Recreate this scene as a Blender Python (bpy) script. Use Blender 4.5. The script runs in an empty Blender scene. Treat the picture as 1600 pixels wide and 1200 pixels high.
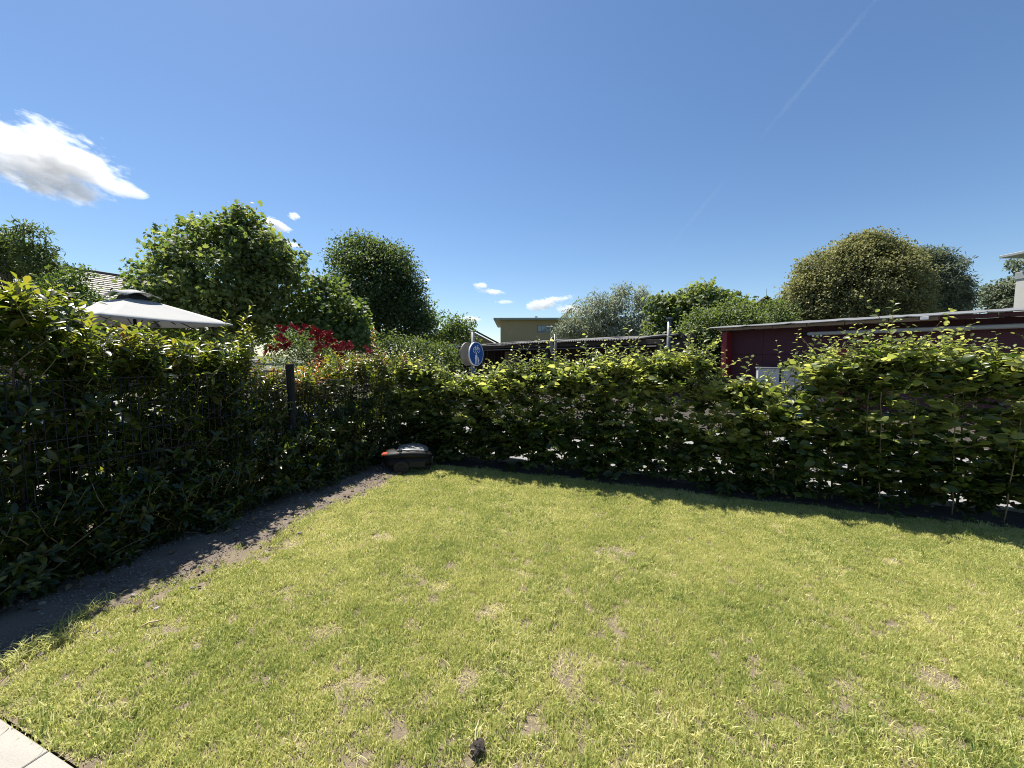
import bpy, bmesh, math, random
import numpy as np
from mathutils import Vector, Matrix

R = math.radians
random.seed(11)
rng = np.random.default_rng(11)
SC = bpy.context.scene
COL = SC.collection

# ------------------------------------------------------------------ camera
H, FPX, PITCH = 1.5, 601.0, R(4.28)
cam = bpy.data.cameras.new('camera')
cam.sensor_width = 36.0
cam.lens = 36.0 * FPX / 1600.0
cam.clip_start, cam.clip_end = 0.05, 20000
cam_o = bpy.data.objects.new('camera', cam)
COL.objects.link(cam_o)
cam_o.location = (0, 0, H)
cam_o.rotation_euler = (R(90) - PITCH, 0, 0)
SC.camera = cam_o

# ------------------------------------------------------------------ sky, sun, exposure
SUN = Vector((-0.34, 0.405, 1.0)).normalized()
SUN_EL = math.asin(SUN.z)
SUN_AZ = math.atan2(SUN.x, SUN.y)            # measured from +Y towards +X
W = bpy.data.worlds.new('World')
SC.world = W
W.use_nodes = True
nt = W.node_tree
bg = nt.nodes['Background']
sky = nt.nodes.new('ShaderNodeTexSky')
sky.sky_type = 'NISHITA'
sky.sun_disc = False
sky.sun_elevation = SUN_EL
sky.sun_rotation = SUN_AZ
sky.altitude = 0
sky.air_density = 1.0
sky.dust_density = 0.25
sky.ozone_density = 4.0
bg.inputs['Strength'].default_value = 0.07
hs = nt.nodes.new('ShaderNodeHueSaturation')
hs.inputs['Saturation'].default_value = 1.08
nt.links.new(sky.outputs[0], hs.inputs['Color'])
nt.links.new(hs.outputs[0], bg.inputs['Color'])
sl = bpy.data.lights.new('sun', 'SUN')
sl.energy = 5.0
sl.angle = R(0.53)
sl.color = (1.0, 0.95, 0.86)
so = bpy.data.objects.new('sun', sl)
COL.objects.link(so)
so.rotation_euler = SUN.to_track_quat('Z', 'Y').to_euler()
so.location = (0, 0, 30)
SC.view_settings.view_transform = 'Standard'
SC.view_settings.look = 'None'
SC.view_settings.exposure = 1.0
SC.view_settings.gamma = 1.0
SC.view_settings.use_curve_mapping = False
SC.cycles.max_bounces = 14
SC.cycles.diffuse_bounces = 3
SC.cycles.transmission_bounces = 6
SC.cycles.transparent_max_bounces = 8
SC.cycles.volume_bounces = 2
SC.cycles.volume_step_rate = 0.15
SC.cycles.sample_clamp_indirect = 2.0
SC.cycles.use_denoising = True
SC.cycles.denoising_prefilter = 'NONE'
SC.cycles.filter_width = 1.0

# ------------------------------------------------------------------ frames
CP, SP = math.cos(PITCH), math.sin(PITCH)
def ray(px, py):
    a, b = (px - 800) / FPX, (600 - py) / FPX
    return Vector((a, CP + b * SP, -SP + b * CP))
def at(px, py, Y):
    d = ray(px, py)
    return Vector((0, 0, H)) + d * (Y / d.y)
def gnd(px, py, z=0.0):
    d = ray(px, py)
    return Vector((0, 0, H)) + d * ((z - H) / d.z)
def proj(p):
    x, y, z = p[0], p[1], p[2] - H
    f = y * CP - z * SP
    return (800 + FPX * x / f, 600 - FPX * (y * SP + z * CP) / f, f)
F0 = Vector((-3.14, 2.36, 0))
UD, WD = Vector((0.342, 0.94, 0)), Vector((0.94, -0.342, 0))
GRZ = math.atan2(-0.342, 0.94)               # local x -> WD, local y -> UD
def uw(u, w, z=0.0):
    p = F0 + UD * u + WD * w
    return Vector((p.x, p.y, z))
def to_uw(p):
    d = Vector((p[0], p[1], 0)) - F0
    return d.dot(UD), d.dot(WD)

# ------------------------------------------------------------------ materials
def new_mat(name):
    m = bpy.data.materials.new(name)
    m.use_nodes = True
    n = m.node_tree
    return m, n, n.nodes['Principled BSDF']
def ramp(n, fac, stops):
    r = n.nodes.new('ShaderNodeValToRGB')
    e = r.color_ramp.elements
    while len(e) < len(stops):
        e.new(0.5)
    for k, (p, c) in enumerate(stops):
        e[k].position = p
        e[k].color = (*c, 1)
    if fac is not None:
        n.links.new(fac, r.inputs[0])
    return r
def noise(n, scale, detail=4, rough=0.55, coord='Object', stretch=None):
    tc = n.nodes.new('ShaderNodeTexCoord')
    t = n.nodes.new('ShaderNodeTexNoise')
    t.inputs['Scale'].default_value = scale
    t.inputs['Detail'].default_value = detail
    t.inputs['Roughness'].default_value = rough
    if coord == 'World':
        g = n.nodes.new('ShaderNodeNewGeometry')
        src = g.outputs['Position']
    else:
        src = tc.outputs[coord]
    if stretch:
        mp = n.nodes.new('ShaderNodeMapping')
        mp.inputs['Scale'].default_value = stretch
        n.links.new(src, mp.inputs[0])
        src = mp.outputs[0]
    n.links.new(src, t.inputs['Vector'])
    return t
def mat(name, c1, c2=None, scale=4, rough=0.6, bump=0.0, bscale=60, metal=0.0, spec=0.5, stretch=None, coord='Object', fine=0.35):
    m, n, b = new_mat(name)
    b.inputs['Roughness'].default_value = rough
    b.inputs['Metallic'].default_value = metal
    b.inputs['Specular IOR Level'].default_value = spec
    if c2 is None:
        c2 = tuple(x * 0.8 for x in c1)
    t = noise(n, scale, 6, 0.6, coord, stretch)
    t2 = noise(n, bscale, 3, 0.6, coord, stretch)
    mx = n.nodes.new('ShaderNodeMath'); mx.operation = 'MULTIPLY_ADD'
    mx.inputs[1].default_value = fine
    n.links.new(t2.outputs[0], mx.inputs[0])
    m2 = n.nodes.new('ShaderNodeMath'); m2.operation = 'MULTIPLY'
    m2.inputs[1].default_value = 1 - fine
    n.links.new(t.outputs[0], m2.inputs[0])
    n.links.new(m2.outputs[0], mx.inputs[2])
    r = ramp(n, mx.outputs[0], [(0.32, c1), (0.68, c2)])
    n.links.new(r.outputs[0], b.inputs['Base Color'])
    if bump:
        bp = n.nodes.new('ShaderNodeBump')
        bp.inputs['Strength'].default_value = bump
        bp.inputs['Distance'].default_value = 0.01
        n.links.new(t2.outputs[0], bp.inputs['Height'])
        n.links.new(bp.outputs[0], b.inputs['Normal'])
    return m
def leaf_mat(name, stops, tstops, trans=0.4, rough=0.4, spec=0.5, attr='tint'):
    """two-sided leaf: reflecting front, light passing through from behind; the tint of each leaf picks its green"""
    m, n, b = new_mat(name)
    a = n.nodes.new('ShaderNodeAttribute')
    a.attribute_name = attr
    r = ramp(n, a.outputs['Fac'], stops)
    r2 = ramp(n, a.outputs['Fac'], tstops)
    n.links.new(r.outputs[0], b.inputs['Base Color'])
    b.inputs['Roughness'].default_value = rough
    b.inputs['Specular IOR Level'].default_value = spec
    t = n.nodes.new('ShaderNodeBsdfTranslucent')
    n.links.new(r2.outputs[0], t.inputs['Color'])
    mx = n.nodes.new('ShaderNodeMixShader')
    mx.inputs[0].default_value = trans
    n.links.new(b.outputs[0], mx.inputs[1])
    n.links.new(t.outputs[0], mx.inputs[2])
    n.links.new(mx.outputs[0], n.nodes['Material Output'].inputs['Surface'])
    return m

M = {}
M['anthracite'] = mat('anthracite_coating', (0.012, 0.014, 0.017), (0.018, 0.020, 0.024), 8, 0.6, spec=0.3)
M['asphalt'] = mat('pale_asphalt', (0.17, 0.165, 0.165), (0.24, 0.235, 0.23), 1.2, 0.9, 0.3, 220)
M['concrete'] = mat('concrete', (0.22, 0.215, 0.20), (0.34, 0.33, 0.31), 3, 0.9, 0.3, 90)
M['soil'] = mat('dark_soil', (0.022, 0.017, 0.013), (0.06, 0.048, 0.038), 5, 0.95, 0.8, 120)
M['gravel_bed'] = mat('gravel_bed', (0.105, 0.08, 0.06), (0.22, 0.178, 0.138), 6, 0.95, 0.9, 150, fine=0.6)
M['far_ground'] = mat('far_ground', (0.06, 0.075, 0.03), (0.12, 0.12, 0.06), 0.15, 0.95)
M['terrace'] = mat('pale_paving', (0.2, 0.19, 0.175), (0.27, 0.26, 0.245), 1, 0.8, 0.2, 60)
M['slab'] = mat('beige_stone_slab', (0.28, 0.26, 0.225), (0.36, 0.34, 0.3), 5, 0.75, 0.35, 70, stretch=(0.8, 3.5, 1), fine=0.45)
M['bark'] = mat('bark', (0.05, 0.038, 0.028), (0.13, 0.10, 0.075), 9, 0.9, 0.8, 60, stretch=(1, 1, 0.3))
M['twig'] = mat('twig', (0.10, 0.075, 0.045), (0.19, 0.15, 0.085), 12, 0.7)
M['cane'] = mat('bamboo_cane', (0.16, 0.115, 0.06), (0.26, 0.19, 0.105), 20, 0.55, stretch=(1, 1, 0.2))
M['black'] = mat('black_plastic', (0.004, 0.004, 0.0044), (0.007, 0.007, 0.0075), 9, 0.6, spec=0.3)
M['gloss_black'] = mat('glossy_black_plastic', (0.010, 0.010, 0.012), (0.013, 0.013, 0.015), 9, 0.12, spec=0.6)
M['dark_grey'] = mat('dark_grey_plastic', (0.011, 0.0115, 0.0125), (0.016, 0.0165, 0.0175), 9, 0.6, spec=0.3)
M['rubber'] = mat('rubber', (0.012, 0.012, 0.012), (0.02, 0.02, 0.02), 20, 0.8)
M['red_button'] = mat('orange_red_plastic', (0.42, 0.045, 0.012), (0.48, 0.06, 0.018), 9, 0.4)
M['galv'] = mat('galvanised_steel', (0.12, 0.125, 0.13), (0.18, 0.185, 0.19), 14, 0.45, metal=0.6)
M['sign_blue'] = mat('sign_blue', (0.012, 0.075, 0.27), (0.015, 0.085, 0.30), 10, 0.3)
M['sign_white'] = mat('sign_white', (0.80, 0.80, 0.80), (0.72, 0.72, 0.72), 10, 0.4)
M['sign_back'] = mat('sign_back_aluminium', (0.13, 0.12, 0.105), (0.19, 0.175, 0.155), 6, 0.55)
M['canvas'] = mat('pale_canvas', (0.34, 0.34, 0.335), (0.38, 0.38, 0.37), 3, 0.9, 0.15, 300)
M['vent'] = mat('dark_mesh_vent', (0.02, 0.02, 0.022), (0.03, 0.03, 0.032), 30, 0.9)
M['red_board'] = mat('shaded_red_board', (0.055, 0.0095, 0.017), (0.072, 0.013, 0.023), 1.5, 0.65, 0.15, 90, stretch=(0.4, 0.4, 4))  # shed red darkened to carry the shade on the wall
M['red_sunlit'] = mat('sunlit_red_paint', (0.2, 0.02, 0.03), (0.24, 0.028, 0.038), 2, 0.5)  # brighter copy of the shed red for parts the sun catches
M['roof_metal'] = mat('pale_roof_sheet', (0.13, 0.13, 0.128), (0.2, 0.2, 0.196), 1.3, 0.55, 0.2, 30)
M['timber'] = mat('weathered_timber', (0.20, 0.14, 0.10), (0.32, 0.24, 0.17), 4, 0.8, 0.4, 50, stretch=(0.3, 4, 4))
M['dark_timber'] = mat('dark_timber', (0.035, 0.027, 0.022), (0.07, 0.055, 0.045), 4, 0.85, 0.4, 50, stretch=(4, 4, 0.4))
M['awning'] = mat('pale_aluminium', (0.3, 0.3, 0.29), (0.36, 0.36, 0.35), 5, 0.4)
M['white_paint'] = mat('white_paint', (0.74, 0.74, 0.72), (0.80, 0.80, 0.79), 5, 0.5)
M['corrugated'] = mat('corrugated_sheet', (0.15, 0.14, 0.13), (0.26, 0.25, 0.235), 1.2, 0.7, 0.3, 25)
M['olive_board'] = mat('olive_board', (0.14, 0.12, 0.075), (0.19, 0.165, 0.105), 3, 0.8)
M['yellow_wall'] = mat('ochre_render', (0.31, 0.255, 0.145), (0.35, 0.29, 0.165), 1.5, 0.9, 0.2, 80)
M['white_wall'] = mat('white_render', (0.42, 0.41, 0.39), (0.48, 0.47, 0.45), 1.5, 0.9, 0.2, 80)
M['grey_trim'] = mat('grey_trim', (0.20, 0.22, 0.23), (0.26, 0.28, 0.29), 3, 0.6)
M['roof_green'] = mat('grey_green_roof_edge', (0.20, 0.26, 0.24), (0.25, 0.31, 0.29), 3, 0.5)
M['tile'] = mat('pale_roof_tile', (0.28, 0.25, 0.21), (0.46, 0.43, 0.37), 9, 0.75, 0.3, 40, coord='World')
M['tile_dark'] = mat('dark_roof_tile', (0.05, 0.045, 0.045), (0.09, 0.08, 0.075), 6, 0.8)
M['tile_brown'] = mat('brown_roof_tile', (0.17, 0.115, 0.085), (0.27, 0.19, 0.145), 2.5, 0.85, 0.3, 12)
M['grey_board'] = mat('grey_painted_board', (0.22, 0.22, 0.225), (0.30, 0.30, 0.305), 4, 0.7, 0.3, 50, stretch=(0.4, 4, 4))
M['blue_plastic'] = mat('blue_plastic', (0.012, 0.075, 0.22), (0.016, 0.09, 0.26), 20, 0.4)
M['petal'] = mat('red_petal', (0.19, 0.004, 0.01), (0.34, 0.008, 0.02), 60, 0.6)
M['stone'] = mat('small_stone', (0.1, 0.085, 0.07), (0.28, 0.245, 0.21), 25, 0.9, coord='World', fine=0.5)
M['straw'] = mat('dry_straw', (0.40, 0.31, 0.19), (0.56, 0.46, 0.30), 12, 0.8, coord='World')
def glass_mat():
    m, n, b = new_mat('window_glass')
    b.inputs['Base Color'].default_value = (0.10, 0.14, 0.18, 1)
    b.inputs['Roughness'].default_value = 0.06
    b.inputs['Specular IOR Level'].default_value = 1.0
    b.inputs['Metallic'].default_value = 0.35
    return m
M['glass'] = glass_mat()
M['frosted'] = mat('milky_pane', (0.5, 0.5, 0.49), (0.6, 0.6, 0.59), 2.2, 0.35, 0.1, 12)
M['solar'] = mat('solar_panel', (0.03, 0.03, 0.035), (0.045, 0.045, 0.05), 4, 0.35)

M['hedge_leaf'] = leaf_mat('hedge_leaf', [(0.0, (0.018, 0.036, 0.008)), (0.55, (0.054, 0.088, 0.024)), (1.0, (0.175, 0.205, 0.075))],
                           [(0.0, (0.06, 0.11, 0.012)), (0.5, (0.26, 0.34, 0.045)), (1.0, (0.72, 0.73, 0.17))], 0.47, 0.36, 0.45)
M['shrub_leaf'] = leaf_mat('glossy_shrub_leaf', [(0.0, (0.011, 0.024, 0.007)), (0.45, (0.030, 0.052, 0.011)), (0.8, (0.085, 0.108, 0.020)), (1.0, (0.20, 0.075, 0.025))],
                           [(0.0, (0.07, 0.14, 0.010)), (0.45, (0.20, 0.28, 0.018)), (0.8, (0.42, 0.44, 0.035)), (1.0, (0.55, 0.20, 0.04))], 0.40, 0.30, 0.55)
def tree_leaf(name, d, l, td, tl, trans=0.35, rough=0.58):
    return leaf_mat(name, [(0.0, d), (1.0, l)], [(0.0, td), (1.0, tl)], trans, rough)
M['leaf_plane'] = tree_leaf('broad_tree_leaf', (0.030, 0.058, 0.018), (0.14, 0.18, 0.065), (0.13, 0.22, 0.03), (0.44, 0.50, 0.09), 0.42)
M['leaf_dark'] = tree_leaf('dark_tree_leaf', (0.020, 0.040, 0.013), (0.085, 0.125, 0.042), (0.08, 0.15, 0.02), (0.28, 0.36, 0.06), 0.36)
M['leaf_silver'] = tree_leaf('silver_tree_leaf', (0.17, 0.195, 0.145), (0.36, 0.39, 0.29), (0.20, 0.24, 0.12), (0.40, 0.44, 0.24), 0.36, 0.6)
M['leaf_mid'] = tree_leaf('mid_green_tree_leaf', (0.028, 0.06, 0.016), (0.085, 0.13, 0.035), (0.10, 0.19, 0.02), (0.30, 0.40, 0.05), 0.36)
M['leaf_lime'] = tree_leaf('olive_blossom_leaf', (0.055, 0.068, 0.024), (0.34, 0.325, 0.125), (0.13, 0.15, 0.04), (0.46, 0.45, 0.16), 0.30, 0.7)
M['leaf_grey'] = tree_leaf('grey_green_tree_leaf', (0.07, 0.095, 0.06), (0.22, 0.25, 0.16), (0.12, 0.16, 0.075), (0.30, 0.34, 0.18), 0.32, 0.65)
M['leaf_rose'] = tree_leaf('rose_leaf', (0.03, 0.055, 0.022), (0.09, 0.125, 0.05), (0.10, 0.18, 0.03), (0.26, 0.34, 0.06), 0.36)

M['weed'] = leaf_mat('weed_blade', [(0, (.025, .04, .012)), (1, (.10, .10, .04))], [(0, (.06, .10, .02)), (1, (.2, .2, .07))], .35, .6, .3)
def grass_mat():
    m, n, b = new_mat('lawn_grass')
    a = n.nodes.new('ShaderNodeAttribute'); a.attribute_name = 'tint'
    w1 = noise(n, 0.8, 4, 0.6, 'World')
    w2 = noise(n, 5.0, 4, 0.65, 'World')
    oi = n.nodes.new('ShaderNodeObjectInfo')
    def ma(op, x, y, z=None):
        k = n.nodes.new('ShaderNodeMath'); k.operation = op
        for i, v in enumerate((x, y, z)):
            if v is None: continue
            if isinstance(v, (int, float)): k.inputs[i].default_value = v
            else: n.links.new(v, k.inputs[i])
        return k.outputs[0]
    f = ma('MULTIPLY_ADD', a.outputs['Fac'], 0.62, ma('MULTIPLY_ADD', w1.outputs[0], 0.75, ma('MULTIPLY_ADD', w2.outputs[0], 0.55, -0.46)))
    st = [(0.05, (0.12, 0.19, 0.045)), (0.34, (0.325, 0.37, 0.095)), (0.58, (0.52, 0.515, 0.175)), (0.85, (0.68, 0.63, 0.32)), (1.0, (0.74, 0.65, 0.41))]
    r = ramp(n, f, st)
    r2 = ramp(n, f, [(p, tuple(min(1, x * 1.5) for x in c)) for p, c in st])
    n.links.new(r.outputs[0], b.inputs['Base Color'])
    b.inputs['Roughness'].default_value = 0.5
    b.inputs['Specular IOR Level'].default_value = 0.35
    t = n.nodes.new('ShaderNodeBsdfTranslucent')
    n.links.new(r2.outputs[0], t.inputs['Color'])
    mx = n.nodes.new('ShaderNodeMixShader'); mx.inputs[0].default_value = 0.4
    n.links.new(b.outputs[0], mx.inputs[1]); n.links.new(t.outputs[0], mx.inputs[2])
    n.links.new(mx.outputs[0], n.nodes['Material Output'].inputs['Surface'])
    return m
M['grass'] = grass_mat()
M['lawn_soil'] = mat('lawn_soil', (0.095, 0.075, 0.048), (0.25, 0.2, 0.13), 7, 0.95, 0.8, 130, fine=0.5)

# ------------------------------------------------------------------ object helpers
def tag(o, label=None, cat=None, group=None, kind=None):
    if label: o['label'] = label
    if cat: o['category'] = cat
    if group: o['group'] = group
    if kind: o['kind'] = kind
    return o
def thing(name, label, cat, loc=(0, 0, 0), rz=0.0, group=None):
    o = bpy.data.objects.new(name, None)
    o.empty_display_size = 0.2
    COL.objects.link(o)
    o.location = loc
    o.rotation_euler = (0, 0, rz)
    return tag(o, label, cat, group)
def link(name, mesh, parent=None, loc=None):
    o = bpy.data.objects.new(name, mesh)
    COL.objects.link(o)
    if parent: o.parent = parent
    if loc is not None: o.location = loc
    return o
class MB:
    def __init__(s):
        s.v, s.f = [], []
    def add(s, vs, fs, mtx=None):
        k = len(s.v)
        s.v += [tuple(mtx @ Vector(q)) if mtx else tuple(q) for q in vs]
        s.f += [tuple(k + i for i in q) for q in fs]
        return s
    def box(s, x0, x1, y0, y1, z0, z1, mtx=None, bev=0.0):
        if bev:
            b = bev
            vs, n = [], 0
            for z, e in ((z0, b), (z0 + b, 0), (z1 - b, 0), (z1, b)):
                i = b if e == 0 else 0
                ring = [(x0 + e + b * .3, y0 + e), (x1 - e - b * .3, y0 + e), (x1 - e, y0 + e + b * .3), (x1 - e, y1 - e - b * .3), (x1 - e - b * .3, y1 - e), (x0 + e + b * .3, y1 - e), (x0 + e, y1 - e - b * .3), (x0 + e, y0 + e + b * .3)]
                vs += [(x, y, z) for x, y in ring]
            fs = [tuple(range(7, -1, -1)), tuple(range(24, 32))]
            for k in range(3):
                for j in range(8):
                    fs.append((k * 8 + j, k * 8 + (j + 1) % 8, k * 8 + 8 + (j + 1) % 8, k * 8 + 8 + j))
            return s.add(vs, fs, mtx)
        vs = [(x0, y0, z0), (x1, y0, z0), (x1, y1, z0), (x0, y1, z0), (x0, y0, z1), (x1, y0, z1), (x1, y1, z1), (x0, y1, z1)]
        return s.add(vs, [(3, 2, 1, 0), (4, 5, 6, 7), (0, 1, 5, 4), (1, 2, 6, 5), (2, 3, 7, 6), (3, 0, 4, 7)], mtx)
    def tube(s, pts, rad, seg=6, cap=True):
        pts = [Vector(p) for p in pts]
        if not hasattr(rad, '__len__'): rad = [rad] * len(pts)
        vs, fs, up = [], [], None
        for i, p in enumerate(pts):
            t = (pts[min(i + 1, len(pts) - 1)] - pts[max(i - 1, 0)])
            t = t.normalized() if t.length > 1e-9 else Vector((0, 0, 1))
            a = Vector((1, 0, 0)) if abs(t.x) < 0.8 else Vector((0, 1, 0))
            if up is None: up = a
            x = (up - t * up.dot(t))
            x = x.normalized() if x.length > 1e-6 else t.orthogonal().normalized()
            up = x
            y = t.cross(x)
            for k in range(seg):
                g = 2 * math.pi * k / seg
                vs.append(p + (x * math.cos(g) + y * math.sin(g)) * rad[i])
        for i in range(len(pts) - 1):
            for k in range(seg):
                fs.append((i * seg + k, i * seg + (k + 1) % seg, (i + 1) * seg + (k + 1) % seg, (i + 1) * seg + k))
        if cap:
            fs.append(tuple(range(seg - 1, -1, -1)))
            fs.append(tuple(range((len(pts) - 1) * seg, len(pts) * seg)))
        return s.add(vs, fs)
    def prism(s, poly, z0, z1, mtx=None):
        n = len(poly)
        vs = [(x, y, z0) for x, y in poly] + [(x, y, z1) for x, y in poly]
        fs = [tuple(range(n - 1, -1, -1)), tuple(range(n, 2 * n))]
        fs += [(k, (k + 1) % n, n + (k + 1) % n, n + k) for k in range(n)]
        return s.add(vs, fs, mtx)
    def mesh(s, name, m, smooth=False):
        me = bpy.data.meshes.new(name)
        me.from_pydata([tuple(q) for q in s.v], [], s.f)
        me.update()
        if m: me.materials.append(m)
        if smooth:
            me.shade_smooth()
        return me
    def build(s, name, m, parent=None, smooth=False, loc=None):
        return link(name, s.mesh(name, m, smooth), parent, loc)
def quick(name, V, Fidx, m, tint=None, smooth=False):
    """mesh from numpy arrays; Fidx is a list of (k, n) arrays of equal-sided faces"""
    me = bpy.data.meshes.new(name)
    V = np.asarray(V, dtype=np.float32)
    me.vertices.add(len(V))
    me.vertices.foreach_set('co', V.ravel())
    loops = np.concatenate([a.ravel() for a in Fidx]).astype(np.int32)
    sizes = np.concatenate([np.full(len(a), a.shape[1]) for a in Fidx]).astype(np.int32)
    starts = np.concatenate([[0], np.cumsum(sizes)[:-1]]).astype(np.int32)
    me.loops.add(len(loops))
    me.loops.foreach_set('vertex_index', loops)
    me.polygons.add(len(sizes))
    me.polygons.foreach_set('loop_start', starts)
    me.polygons.foreach_set('loop_total', sizes)
    if smooth:
        me.polygons.foreach_set('use_smooth', np.ones(len(sizes), dtype=bool))
    me.update(calc_edges=True)
    if tint is not None:
        a = me.attributes.new('tint', 'FLOAT', 'POINT')
        a.data.foreach_set('value', np.asarray(tint, dtype=np.float32))
    me.materials.append(m)
    return me

# leaf templates: stalk at the origin, tip along +Y, face up +Z
def tmpl_oval(wid=0.55, fold=0.16, bend=0.22, rows=(0.16, 0.45, 0.78), ws=(0.62, 1.0, 0.66)):
    V = [(0, 0, 0)]
    for t, w in zip(rows, ws):
        z = -bend * t * t
        x = w * wid / 2
        V += [(-x, t, z + fold * x * 2), (0, t, z), (x, t, z + fold * x * 2)]
    V.append((0, 1, -bend))
    n = len(V)
    T, Q = [(0, 2, 1), (0, 3, 2)], []
    for k in range(len(rows) - 1):
        a = 1 + 3 * k
        Q += [(a, a + 1, a + 4, a + 3), (a + 1, a + 2, a + 5, a + 4)]
    a = 1 + 3 * (len(rows) - 1)
    T += [(a, a + 1, n - 1), (a + 1, a + 2, n - 1)]
    return np.array(V), [np.array(T), np.array(Q)]
def tmpl_rhomb(wid=0.6, fold=0.15):
    V = [(0, 0, 0), (-wid / 2, 0.5, fold), (0, 1, -0.08), (wid / 2, 0.5, fold)]
    return np.array(V), [np.array([(0, 2, 1), (0, 3, 2)])]
def tmpl_lobed():
    pts = [(0, 0), (0.28, 0.02), (0.60, 0.22), (0.36, 0.36), (0.52, 0.72), (0.20, 0.58), (0.0, 1.0), (-0.20, 0.58), (-0.52, 0.72), (-0.36, 0.36), (-0.60, 0.22), (-0.28, 0.02)]
    V = [(x, y, -0.25 * abs(x) - 0.12 * y * y) for x, y in pts] + [(0, 0.4, 0.02)]
    c = len(pts)
    T = [(c, k, (k + 1) % c) for k in range(c)]
    return np.array(V), [np.array(T)]
OVAL = tmpl_oval(0.58)
LANCE = tmpl_oval(0.40, 0.22, 0.20, (0.2, 0.55, 0.82), (0.55, 1.0, 0.66))
RHOMB = tmpl_rhomb()
NARROW = tmpl_rhomb(0.26, 0.05)
LOBED = tmpl_lobed()

def frames(D, N):
    """rotation matrices with +Y along D and +Z near N"""
    D = D / np.linalg.norm(D, axis=1, keepdims=True)
    Z = N - (N * D).sum(1, keepdims=True) * D
    Z = Z / np.maximum(np.linalg.norm(Z, axis=1, keepdims=True), 1e-6)
    X = np.cross(D, Z)
    return np.stack([X, D, Z], axis=2)
def merge_leaves(name, tmpl, P, Rm, S, T, m, smooth=True):
    V0, Fs = tmpl
    n, k = len(P), len(V0)
    V = np.einsum('nij,kj->nki', Rm, V0) * S[:, None, None] + P[:, None, :]
    off = (np.arange(n) * k)[:, None, None]
    Fi = [(f[None] + off).reshape(-1, f.shape[1]) for f in Fs if len(f)]
    return quick(name, V.reshape(-1, 3), Fi, m, np.repeat(T, k), smooth)

# ------------------------------------------------------------------ the ground
def sheet(name, poly, z, m, label=None):
    b = MB()
    b.add([(p[0], p[1], z) for p in poly], [tuple(range(len(poly)))])
    o = b.build(name, m)
    return tag(o, kind='structure')
def grid_sheet(name, u0, u1, w0, w1, nu, nw, zf, m):
    V, Fq = [], []
    for i in range(nu + 1):
        for j in range(nw + 1):
            u, w = u0 + (u1 - u0) * i / nu, w0 + (w1 - w0) * j / nw
            V.append(tuple(uw(u, w, zf(u, w))))
    for i in range(nu):
        for j in range(nw):
            a = i * (nw + 1) + j
            Fq.append((a, a + nw + 1, a + nw + 2, a + 1))
    me = quick(name, np.array(V), [np.array(Fq)], m, smooth=True)
    return tag(link(name, me), kind='structure')

sheet('ground', [(-900, -900), (900, -900), (900, 900), (-900, 900)], -0.06, M['far_ground'])
EDGE_U = -0.478
def hgt(u, w):
    return 0.006 * math.sin(3.1 * u + 1.3 * w) + 0.005 * math.sin(5.3 * w - 2.2 * u)
grid_sheet('lawn', EDGE_U + 0.01, 3.42, 0.70, 11.0, 60, 150, lambda u, w: hgt(u, w), M['lawn_soil'])
def bedz(u, w):
    return 0.012 + 0.012 * math.sin(7 * u) * math.sin(9 * w + 1) * (1 if w < 0.75 else 0.5) - (0.03 if w > 0.80 else 0)
grid_sheet('gravel_strip', -4.5, 3.42, -0.9, 0.84, 80, 20, bedz, M['gravel_bed'])
grid_sheet('hedge_soil', 3.34, 3.80, -0.9, 11.0, 6, 120, lambda u, w: 0.02 + 0.015 * math.sin(8 * w) * math.sin(11 * u), M['soil'])
sheet('road', [uw(3.78, -30), uw(3.78, 45), uw(7.3, 45), uw(7.3, -30)], -0.035, M['asphalt'])
sheet('yard', [uw(7.3, -30), uw(7.3, 45), uw(24, 45), uw(24, -30)], -0.04, M['soil'])
sheet('shrub_bed', [uw(-8, -0.9), uw(3.55, -0.9), uw(3.55, -2.3), uw(-8, -2.3)], -0.02, M['soil'])
sheet('neighbour_terrace', [uw(-8, -2.3), uw(3.55, -2.3), uw(3.55, -16), uw(-8, -16)], -0.03, M['terrace'])

kerb = thing('edging_kerb', 'low grey concrete edging along the foot of the road hedge', 'kerb', uw(3.80, 0), GRZ)
for k in range(14):
    MB().box(k * 1.0 - 1.5 + 0.004, k * 1.0 - 0.5 - 0.004, 0, 0.07, -0.1, 0.055 + 0.004 * math.sin(k * 2.1), bev=0.006).build('edging_stone', M['concrete'], kerb)

# patio of large slabs, its edge parallel to the hedge
patio = tag(bpy.data.objects.new('patio', None), kind='structure')
COL.objects.link(patio)
patio.location = uw(EDGE_U, 0)
patio.rotation_euler = (0, 0, GRZ)
ju, jw = to_uw(gnd(73, 1176, 0.015))
SL_L, SL_W = 0.90, 0.60
sl_me = []
for k in range(3):
    sl_me.append(MB().box(0.003, SL_L - 0.003, -SL_W + 0.003, -0.003, -0.035, 0.0, bev=0.003).mesh('paving_slab', M['slab']))
for r in range(4):
    for c in range(-3, 9):
        link('paving_slab', sl_me[(r * 5 + c) % 3], patio, (jw + c * SL_L, -r * SL_W, 0.018 + 0.0015 * math.sin(c * 3 + r)))
MB().box(jw - 3 * SL_L, jw + 9 * SL_L, -4 * SL_W, 0.0, -0.09, -0.02).build('bedding', M['soil'], patio)

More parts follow.
